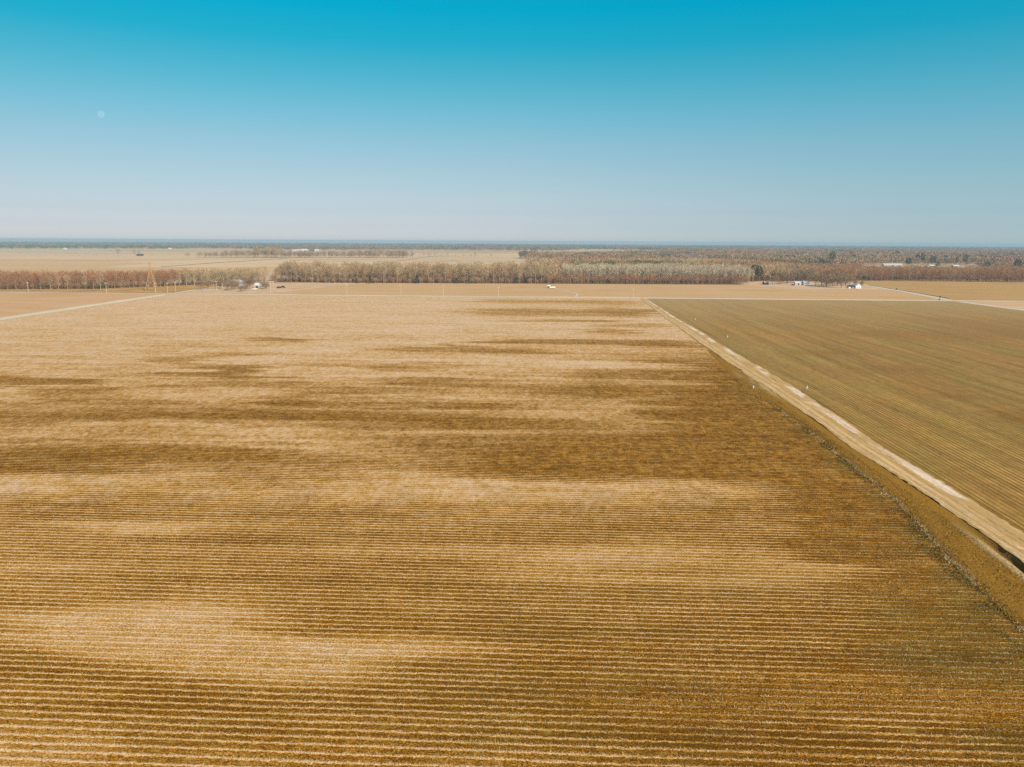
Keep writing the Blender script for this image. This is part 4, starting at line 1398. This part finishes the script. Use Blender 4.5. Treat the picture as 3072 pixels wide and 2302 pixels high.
def gable(name, label, x, y, rz, w_, d_, h_, rh, wall, roof, cat='house', over=.4, windows=(), door=None, z=0.0, group=None, size=1.0):
    """walls with gables facing local +-x; ridge along local x"""
    e = empty(name, (x, y, z - (float(curve(x, y)) if y > 1200 else 0.0)), rz)
    b = MB()
    b.prism([(-d_ / 2, 0), (d_ / 2, 0), (d_ / 2, h_), (0, h_ + rh), (-d_ / 2, h_)], 'x', -w_ / 2, w_ / 2)
    b.build('wall', M[wall], e)
    b = MB()
    sl_ = rh / (d_ / 2)
    t = .18
    prof = [(-d_ / 2 - over, h_ - over * sl_ + .03), (0, h_ + rh + .03), (d_ / 2 + over, h_ - over * sl_ + .03),
            (d_ / 2 + over, h_ - over * sl_ + .03 + t), (0, h_ + rh + .03 + t * 1.2), (-d_ / 2 - over, h_ - over * sl_ + .03 + t)]
    b.prism(prof, 'x', -w_ / 2 - over, w_ / 2 + over)
    b.build('roof', M[roof], e)
    for side, c_, zz, ww, hh_ in windows:
        wn = MB()
        fr = MB()
        if side in 'fb':
            s_ = -1 if side == 'f' else 1
            y0 = s_ * d_ / 2
            lo, hi = sorted((y0 - .02 * s_, y0 + .05 * s_))
            fr.box(c_ - ww / 2 - .1, c_ + ww / 2 + .1, lo, hi, zz - .1, zz + hh_ + .1)
            lo, hi = sorted((y0 + .02 * s_, y0 + .08 * s_))
            wn.box(c_ - ww / 2, c_ + ww / 2, lo, hi, zz, zz + hh_)
        else:
            s_ = -1 if side == 'l' else 1
            x0 = s_ * w_ / 2
            lo, hi = sorted((x0 - .02 * s_, x0 + .05 * s_))
            fr.box(lo, hi, c_ - ww / 2 - .1, c_ + ww / 2 + .1, zz - .1, zz + hh_ + .1)
            lo, hi = sorted((x0 + .02 * s_, x0 + .08 * s_))
            wn.box(lo, hi, c_ - ww / 2, c_ + ww / 2, zz, zz + hh_)
        o_ = fr.build('window', M['white'], e)
        wn.build('pane', M['glass'], o_)
    if door:
        side, c_, ww, hh_ = door
        dn = MB()
        if side == 'f':
            dn.box(c_ - ww / 2, c_ + ww / 2, -d_ / 2 - .06, -d_ / 2 + .02, .02, hh_)
        else:
            dn.box(w_ / 2 - .02, w_ / 2 + .06, c_ - ww / 2, c_ + ww / 2, .02, hh_)
        dn.build('door', M['darkwall'], e)
    e.scale = (size, size, size)
    tag(e, label, cat, group)
    return e


def car(x, y, rz, paint, label, kind='car', name=None):
    e = empty(name or ('pickup_truck' if kind == 'truck' else 'parked_car'), (x, y, .05), rz)
    L, W = (5.6, 1.95) if kind == 'truck' else (4.6, 1.8)
    b = MB()
    if kind == 'truck':
        prof = [(-L / 2, .45), (L / 2, .45), (L / 2, .95), (L / 2 - 1.5, 1.1), (L / 2 - 2.1, 1.8), (L / 2 - 3.3, 1.8), (L / 2 - 3.4, 1.1), (-L / 2, 1.1)]
    else:
        prof = [(-L / 2, .4), (L / 2, .4), (L / 2, .85), (L / 2 - 1.2, 1.0), (L / 2 - 1.9, 1.5), (-L / 2 + .9, 1.55), (-L / 2, 1.0)]
    b.prism(prof, 'y', -W / 2, W / 2)
    b.build('body', M[paint], e)
    g_ = MB()
    for s_ in (-1, 1):
        a0, a1 = (W / 2 - .01, W / 2 + .02) if s_ > 0 else (-W / 2 - .02, -W / 2 + .01)
        if kind == 'truck':
            g_.box(L / 2 - 3.2, L / 2 - 2.2, a0, a1, 1.2, 1.65)
        else:
            g_.box(-L / 2 + 1.0, L / 2 - 2.0, a0, a1, 1.05, 1.42)
    g_.build('window', M['glass'], e)
    for sx_ in (-1, 1):
        for sy_ in (-1, 1):
            wb = MB().tube((sx_ * L * .31, sy_ * (W / 2 - .16), .34), (sx_ * L * .31, sy_ * (W / 2 + .04), .34), .34, n=10)
            wb.build('wheel', M['dark'], e)
    tag(e, label, 'truck' if kind == 'truck' else 'car')
    return e


# farm by the crossroads
x, y = G(706, 858)
gable('farmhouse', 'low farmhouse with a wide grey shingle roof behind round bare trees', x, y + 12, R(-4), 14, 9, 2.9, 2.4, 'tanwall', 'greyroof',
      windows=[('f', -4, .9, 1.2, 1.2), ('f', 4, .9, 1.2, 1.2)], door=('f', 0, 1.0, 2.1))
x, y = G(732, 864)
gable('shed', 'small shed with a bright metal roof among the yard trees', x, y, R(-8), 8, 6, 2.6, 1.6, 'mint', 'whitemetal', 'shed', windows=[('f', 1.5, .9, 1, 1)], door=('f', -1.5, 1.2, 2.1), size=.8)
x, y = G(771, 865)
gable('shed', 'grey walled shed with a pale metal roof beside the lone tall tree', x, y + 6, R(3), 9, 8, 3.0, 2.6, 'tanwall', 'whitemetal', 'shed', windows=[('f', 2.8, 1.0, 1, 1)], door=('f', -1.5, 2.6, 2.5), size=.8)
x, y = G(816, 851.5)
gable('shed', 'tiny pale shed by the end of the middle wood', x, y, R(10), 5, 3.5, 1.9, .8, 'tanwall', 'greyroof', 'shed', door=('f', 0, 1.2, 1.7), size=.8)
x, y = G(766, 870)
car(x, y, R(12), 'carwhite', 'white car parked in front of the grey walled shed')
x, y = G(837, 865)
car(x, y, R(70), 'carblack', 'black car parked end-on in the open farmyard')
x, y = G(848, 864)
car(x, y, R(-10), 'carblack', 'black pickup truck parked beside the black car', 'truck')

# houses beyond the field
d = 856
gable('house', 'dark walled house with a pale roof edge at the end of the russet bushes', AT(2280, d), d, R(6), 9, 7, 3.0, 1.6, 'darkwall', 'greyroof', windows=[('f', -2, 1, 1.1, 1.1)], door=('f', 1, 1, 2.1), size=.72)
for px in (2289, 2296, 2302):
    d = 850
    gable('shed', {2289: 'small tan shed next to the dark house', 2296: 'middle one of the three small tan sheds', 2302: 'tan shed farthest from the dark house'}[px], AT(px, d), d, R(4), 2.4, 2.6, 2.2, .8, 'tanwall', 'greyroof', 'shed', over=.15,
          door=('f', 0, .9, 1.8), group='tan sheds beside the dark house')
d = 850
gable('house', 'mint house with a pale roof and a dark porch behind the field', AT(2371, d), d, R(-6), 8, 7, 3.0, 2.0, 'mint', 'whitemetal', windows=[('f', -2.4, 1, 1.2, 1.1)], door=('f', .8, 2.6, 2.3), size=.72)
d = 852
gable('house', 'pale house with a blue grey roof next to the mint house', AT(2394, d), d, R(4), 7.5, 7, 2.8, 3.0, 'whitemetal', 'blueroof', windows=[('f', -2, 1, 1.1, 1.1), ('f', 2, 1, 1.1, 1.1)], door=('f', 0, 1, 2.1), size=.72)
car(AT(2357, 838), 838, R(80), 'carblue', 'dark blue car parked before the mint house')
car(AT(2408, 846), 846, R(8), 'carwhite', 'white pickup truck beside the blue grey roofed house', 'truck')
d = 792
gable('house', 'white house with its tall gable lit by the sun', AT(2546, d), d, R(96), 8.5, 8.0, 3.6, 2.8, 'white', 'whitemetal', windows=[('l', -1.8, 1.0, 1.0, 1.2), ('l', 1.8, 1.0, 1.0, 1.2), ('f', -2, 1, 1, 1.2)], door=None, size=.72)
gable('garage', 'low garage with a dark green roof joined to the white house', AT(2529, d), d + 1, R(2), 8.5, 6.5, 2.3, 2.2, 'white', 'greenroof', 'garage', door=('f', 0, 2.6, 2.1), size=.72)

# far farm buildings
for px, py, w_, h_, l_ in [(883, 754, 12, 4, 'small pale shed at the end of the far white farm'), (897, 753.5, 18, 5, 'white shed second in the row of the far white farm'),
                           (914, 753, 26, 6, 'longest white shed of the far white farm'), (951, 753, 14, 5, 'white shed beside the black one at the far farm')]:
    x, y = G(px, py)
    gable('farm_shed', l_, x, y, R(3), w_, 12, h_, 3, 'white', 'whitemetal', 'shed', group='white sheds of the far farm', door=('f', 0, 4, 3))
x, y = G(936, 753.5)
gable('farm_shed', 'black shed at the far white farm', x, y, R(3), 14, 10, 4.5, 2, 'darkwall', 'greenroof', 'shed', door=('f', 0, 4, 3))
for px, py, w_, l_ in [(196, 747.5, 11, 'tiny white house at the foot of the horizon trees'), (510, 747, 12, 'tiny pale house at the foot of the horizon trees above the lattice tower'), (40, 745.5, 12, 'tiny tan house at the foot of the western horizon trees')]:
    x, y = G(px, py)
    gable('farm_shed', l_, x, y, R(-3), w_, 8, 4, 2.5, 'white' if px != 40 else 'tanwall', 'whitemetal', 'house', door=('f', 0, 2, 2.4))
x, y = G(420, 767.5)
gable('farm_shed', 'dark far shed between the lone bare trees', x, y, R(2), 16, 8, 3.0, 2, 'darkwall', 'greenroof', 'shed', door=('f', 0, 3, 2.5))
for px, d, w_, rf, l_ in [(2643, 1575, 37, 'whitemetal', 'long white shed in the clearing of the eastern wood'), (2725, 1440, 6, 'tanwall', 'first small white roof east of the long white shed'),
                          (2745, 1430, 7, 'whitemetal', 'second small white roof east of the long white shed'), (2757, 1500, 9, 'whitemetal', 'white roof under the broad dark pine'),
                          (2828, 1500, 11, 'whitemetal', 'last pale roof in the clearing of the eastern wood')]:
    gable('farm_shed', l_, AT(px, d), d, R(1), w_, 9, 2.8, 1.8, 'tanwall', rf, 'shed', group='roofs in the clearing of the eastern wood', door=('f', 0, 2.5, 2.5), z=.4)

# ------------------------------------------------------------------ lattice tower
x, y = G(455, 872)
tw = empty('lattice_tower', (x, y, 0), R(12))
tag(tw, 'rusty lattice power tower standing in the rough grass by the russet wood', 'tower')
HB, WB, WW, HT = 17.5, 4.4, .85, 27.0
corners = [(-1, -1), (1, -1), (1, 1), (-1, 1)]
for sx_, sy_ in corners:
    b = MB().tube((sx_ * WB, sy_ * WB, 0), (sx_ * WW, sy_ * WW, HB), .22, .16, 5)
    b.tube((sx_ * WW, sy_ * WW, HB), (sx_ * .5, sy_ * .5, HT - 2), .14, .10, 5)
    b.build('leg', M['rust'], tw)
b = MB()
lv = [0, 4.5, 8.5, 12, 15, HB]
for i in range(len(lv) - 1):
    w0, w1 = [WB + (WW - WB) * q / HB for q in lv[i:i + 2]]
    for k in range(4):
        a_, c_ = corners[k], corners[(k + 1) % 4]
        b.tube((a_[0] * w0, a_[1] * w0, lv[i]), (c_[0] * w1, c_[1] * w1, lv[i + 1]), .09, n=4)
        b.tube((c_[0] * w0, c_[1] * w0, lv[i]), (a_[0] * w1, a_[1] * w1, lv[i + 1]), .09, n=4)
        b.tube((a_[0] * w1, a_[1] * w1, lv[i + 1]), (c_[0] * w1, c_[1] * w1, lv[i + 1]), .09, n=4)
for z0 in np.arange(HB, HT - 2, 1.6):
    for k in range(4):
        a_, c_ = corners[k], corners[(k + 1) % 4]
        b.tube((a_[0] * .8, a_[1] * .8, z0), (c_[0] * .7, c_[1] * .7, z0 + 1.6), .06, n=4)
b.build('bracing', M['rust'], tw)
for z0, half in ((18.5, 4.6), (22, 3.8), (25, 2.6)):
    b = MB()
    for s_ in (-1, 1):
        b.tube((s_ * .7, -.6, z0), (s_ * half, 0, z0 + .3), .09, .06, 4)
        b.tube((s_ * .7, .6, z0), (s_ * half, 0, z0 + .3), .09, .06, 4)
        b.tube((s_ * .6, 0, z0 + 1.3), (s_ * half, 0, z0 + .35), .07, .05, 4)
    b.build('crossarm', M['rust'], tw)

# ------------------------------------------------------------------ utility poles
POLES = [(85, 876.5, 'utility pole west of the russet wood, alone in the grass strip'), (320, 879, 'utility pole in front of the pale trunks of the russet wood'),
         (467, 879, 'utility pole standing against the foot of the lattice tower'), (503, 880, 'utility pole first east of the lattice tower, by the road bend'),
         (527, 876, 'utility pole with a wide crossarm second east of the lattice tower'), (650, 872.5, 'pale utility pole among the farmyard trees'),
         (668, 870, 'thin pole behind the farmyard trees'), (812, 880, 'utility pole by the black cars in the farmyard'), (1041, 884.5, 'utility pole beside the road below the dim cedar'),
         (1203, 884, 'utility pole beside the road below the broad dark cedar'), (1330, 888, 'utility pole beside the road east of the broad dark cedar'),
         (1495, 889.5, 'faint utility pole beside the road west of the well tank'), (1899, 895, 'utility pole at the far end of the dirt track')]
pole_me = MB().tube((0, 0, -.5), (0, 0, 8.6), .20, .13, 8)
arm_me = MB().box(-1.15, 1.15, -.12, .12, 7.9, 8.12)
ins_pts = (-1.05, -.55, .55, 1.05)
P0 = None
for px, py, l_ in POLES:
    x, y = G(px, py)
    big = px in (503, 527)
    hgt = 6.0 if px == 668 else 8.6 * (.9 if px in (1495, 1899) else 1)
    e = empty('utility_pole', (x, y, 0), R(90 if px in (503,) else 0) + R(-3))
    e.scale = (1, 1, hgt / 8.6)
    if P0 is None:
        p = pole_me.build('pole', M['wood_pole'], e)
        a_ = arm_me.build('crossarm', M['wood_pole'], e)
        ins = MB()
        for q in ins_pts:
            ins.tube((q, 0, 8.12), (q, 0, 8.38), .07, .04, 6)
        i_ = ins.build('insulators', M['white'], a_)
        P0 = (p, a_, i_)
    else:
        p = P0[0].copy()
        COL.objects.link(p)
        p.parent = e
        a_ = P0[1].copy()
        COL.objects.link(a_)
        a_.parent = e
        i_ = P0[2].copy()
        COL.objects.link(i_)
        i_.parent = a_
    tag(e, l_, 'utility pole', 'utility poles along the roads')

# ------------------------------------------------------------------ irrigation risers
RIS = [(1957, 962, 'white irrigation riser at the field side of the track, nearest the far road'), (2028, 1012.5, 'white irrigation riser at the field side of the track with pale grass around it'),
       (2086, 961, 'white irrigation riser in the green field, nearest the far road'), (2182, 1014, 'white irrigation riser in the green field by pale soil'),
       (2259, 1168, 'white irrigation riser on the bare pad where the ditch starts'), (2420, 1169, 'white irrigation riser beside the churned soil at the track edge')]
RP = None
for px, py, l_ in RIS:
    x, y = G(px, py)
    e = empty('irrigation_riser', (x, y, .1), R(30))
    if RP is None:
        a_ = MB().tube((0, 0, -.6), (0, 0, .95), .12, n=10).build('pipe', M['pvc'], e)
        b_ = MB().tube((0, 0, .95), (0, 0, 1.04), .18, n=10).tube((0, 0, 1.04), (0, 0, 1.14), .08, n=8).build('cap', M['pvc'], e)
        c_ = MB().tube((.1, 0, .55), (.40, 0, .55), .10, n=8).tube((.40, 0, .55), (.44, 0, .55), .15, n=8).build('outlet', M['pvc'], e)
        RP = (a_, b_, c_)
    else:
        for o_ in RP:
            q = o_.copy()
            COL.objects.link(q)
            q.parent = e
    tag(e, l_, 'riser', 'irrigation risers along the track')

# ------------------------------------------------------------------ irrigation well in the north field
x, y = G(1657, 866.5)
e = empty('water_tank', (x, y, .03), R(-2))
tag(e, 'long white tank lying on cradles at the well in the tan field', 'tank')
b = MB().tube((-2.7, 0, 1.15), (2.7, 0, 1.15), .75, n=16)
b.tube((-2.95, 0, 1.15), (-2.7, 0, 1.15), .45, .75, 16).tube((2.7, 0, 1.15), (2.95, 0, 1.15), .75, .45, 16)
b.build('shell', M['white'], e)
for q in (-1.7, 1.7):
    MB().box(q - .15, q + .15, -.7, .7, 0, .62).build('cradle', M['darkwall'], e)
MB().tube((0, 0, 1.85), (0, 0, 2.1), .25, n=10).build('hatch', M['white'], e)
x, y = G(1647, 864)
e = empty('well_pump', (x, y, .03), R(-2))
tag(e, 'well pump with a white hood on dark legs beside the long tank', 'pump')
b = MB()
for sx_ in (-1, 1):
    for sy_ in (-1, 1):
        b.tube((sx_ * 1.1, sy_ * .6, 0), (sx_ * 1.1, sy_ * .6, 1.7), .08, n=6)
b.box(-1.3, 1.3, -.8, .8, .2, .35)
b.build('stand', M['darkwall'], e)
MB().box(-.8, .5, -.45, .45, .36, 1.35).tube((.85, 0, .36), (.85, 0, 1.6), .2, n=8).build('engine', M['dark'], e)
MB().prism([(-1.0, 1.7), (1.0, 1.7), (1.0, 2.2), (.6, 2.6), (-.6, 2.6), (-1.0, 2.2)], 'x', -1.5, 1.5).build('hood', M['white'], e)

# ------------------------------------------------------------------ moon
mm = NB('moon_surface', 1.0)
nz = mm.noise(mm.n('ShaderNodeTexCoord').outputs['Object'], 1.6, 4)
mm.color(mm.ramp(nz, [(.35, (.012, .009, .008)), (.6, (.042, .033, .027))]))
tr_ = mm.n('ShaderNodeBsdfTransparent')
ad = mm.n('ShaderNodeAddShader')
mm.t.links.new(mm.b.outputs[0], ad.inputs[0])
mm.t.links.new(tr_.outputs[0], ad.inputs[1])
mm.t.links.new(ad.outputs[0], mm.t.nodes['Material Output'].inputs['Surface'])
V, Q = [], []
nu, nvv = 32, 16
for j in range(nvv + 1):
    for i in range(nu):
        t, p = 2 * math.pi * i / nu, math.pi * j / nvv
        V.append((math.sin(p) * math.cos(t), math.sin(p) * math.sin(t), math.cos(p)))
Q = [(j * nu + i, (j + 1) * nu + i, (j + 1) * nu + (i + 1) % nu, j * nu + (i + 1) % nu) for j in range(nvv) for i in range(nu)]
mo = link('moon', np_mesh('moon', np.array(V), np.array(Q), mm.m, smooth=True))
dx, dy, dz = (303 - CX) / F, 1.0, 0
xx, yy = (303 - CX) / F, -(343 - CY) / F
c, s = math.cos(ROLL), math.sin(ROLL)
xx, yy = xx * c - yy * s, xx * s + yy * c
dv = Vector((xx, math.cos(PITCH) + yy * math.sin(PITCH), -math.sin(PITCH) + yy * math.cos(PITCH)))
MD = 24000
mo.location = Vector((0, 0, CAMH)) + dv * MD
mo.scale = (10.8 / F * MD,) * 3
mo.visible_shadow = True
tag(mo, 'pale gibbous daytime moon in the blue sky', 'moon')

# ------------------------------------------------------------------ haze
hz = bpy.data.materials.new('haze_air')
hz.use_nodes = True
ht = hz.node_tree
for n_ in list(ht.nodes):
    if n_.type != 'OUTPUT_MATERIAL':
        ht.nodes.remove(n_)
pv = ht.nodes.new('ShaderNodeVolumePrincipled')
pv.inputs['Color'].default_value = (.53, .71, .82, 1)
pv.inputs['Density'].default_value = 1.2e-4
pv.inputs['Anisotropy'].default_value = 0.0
ht.links.new(pv.outputs[0], [n_ for n_ in ht.nodes if n_.type == 'OUTPUT_MATERIAL'][0].inputs['Volume'])
bz = MB().box(-13300, 13300, -13300, 13300, -16.0, 47.5)
ho = bz.build('haze', hz)
tag(ho, 'thin pale haze over the farmland', 'haze', kind='stuff')
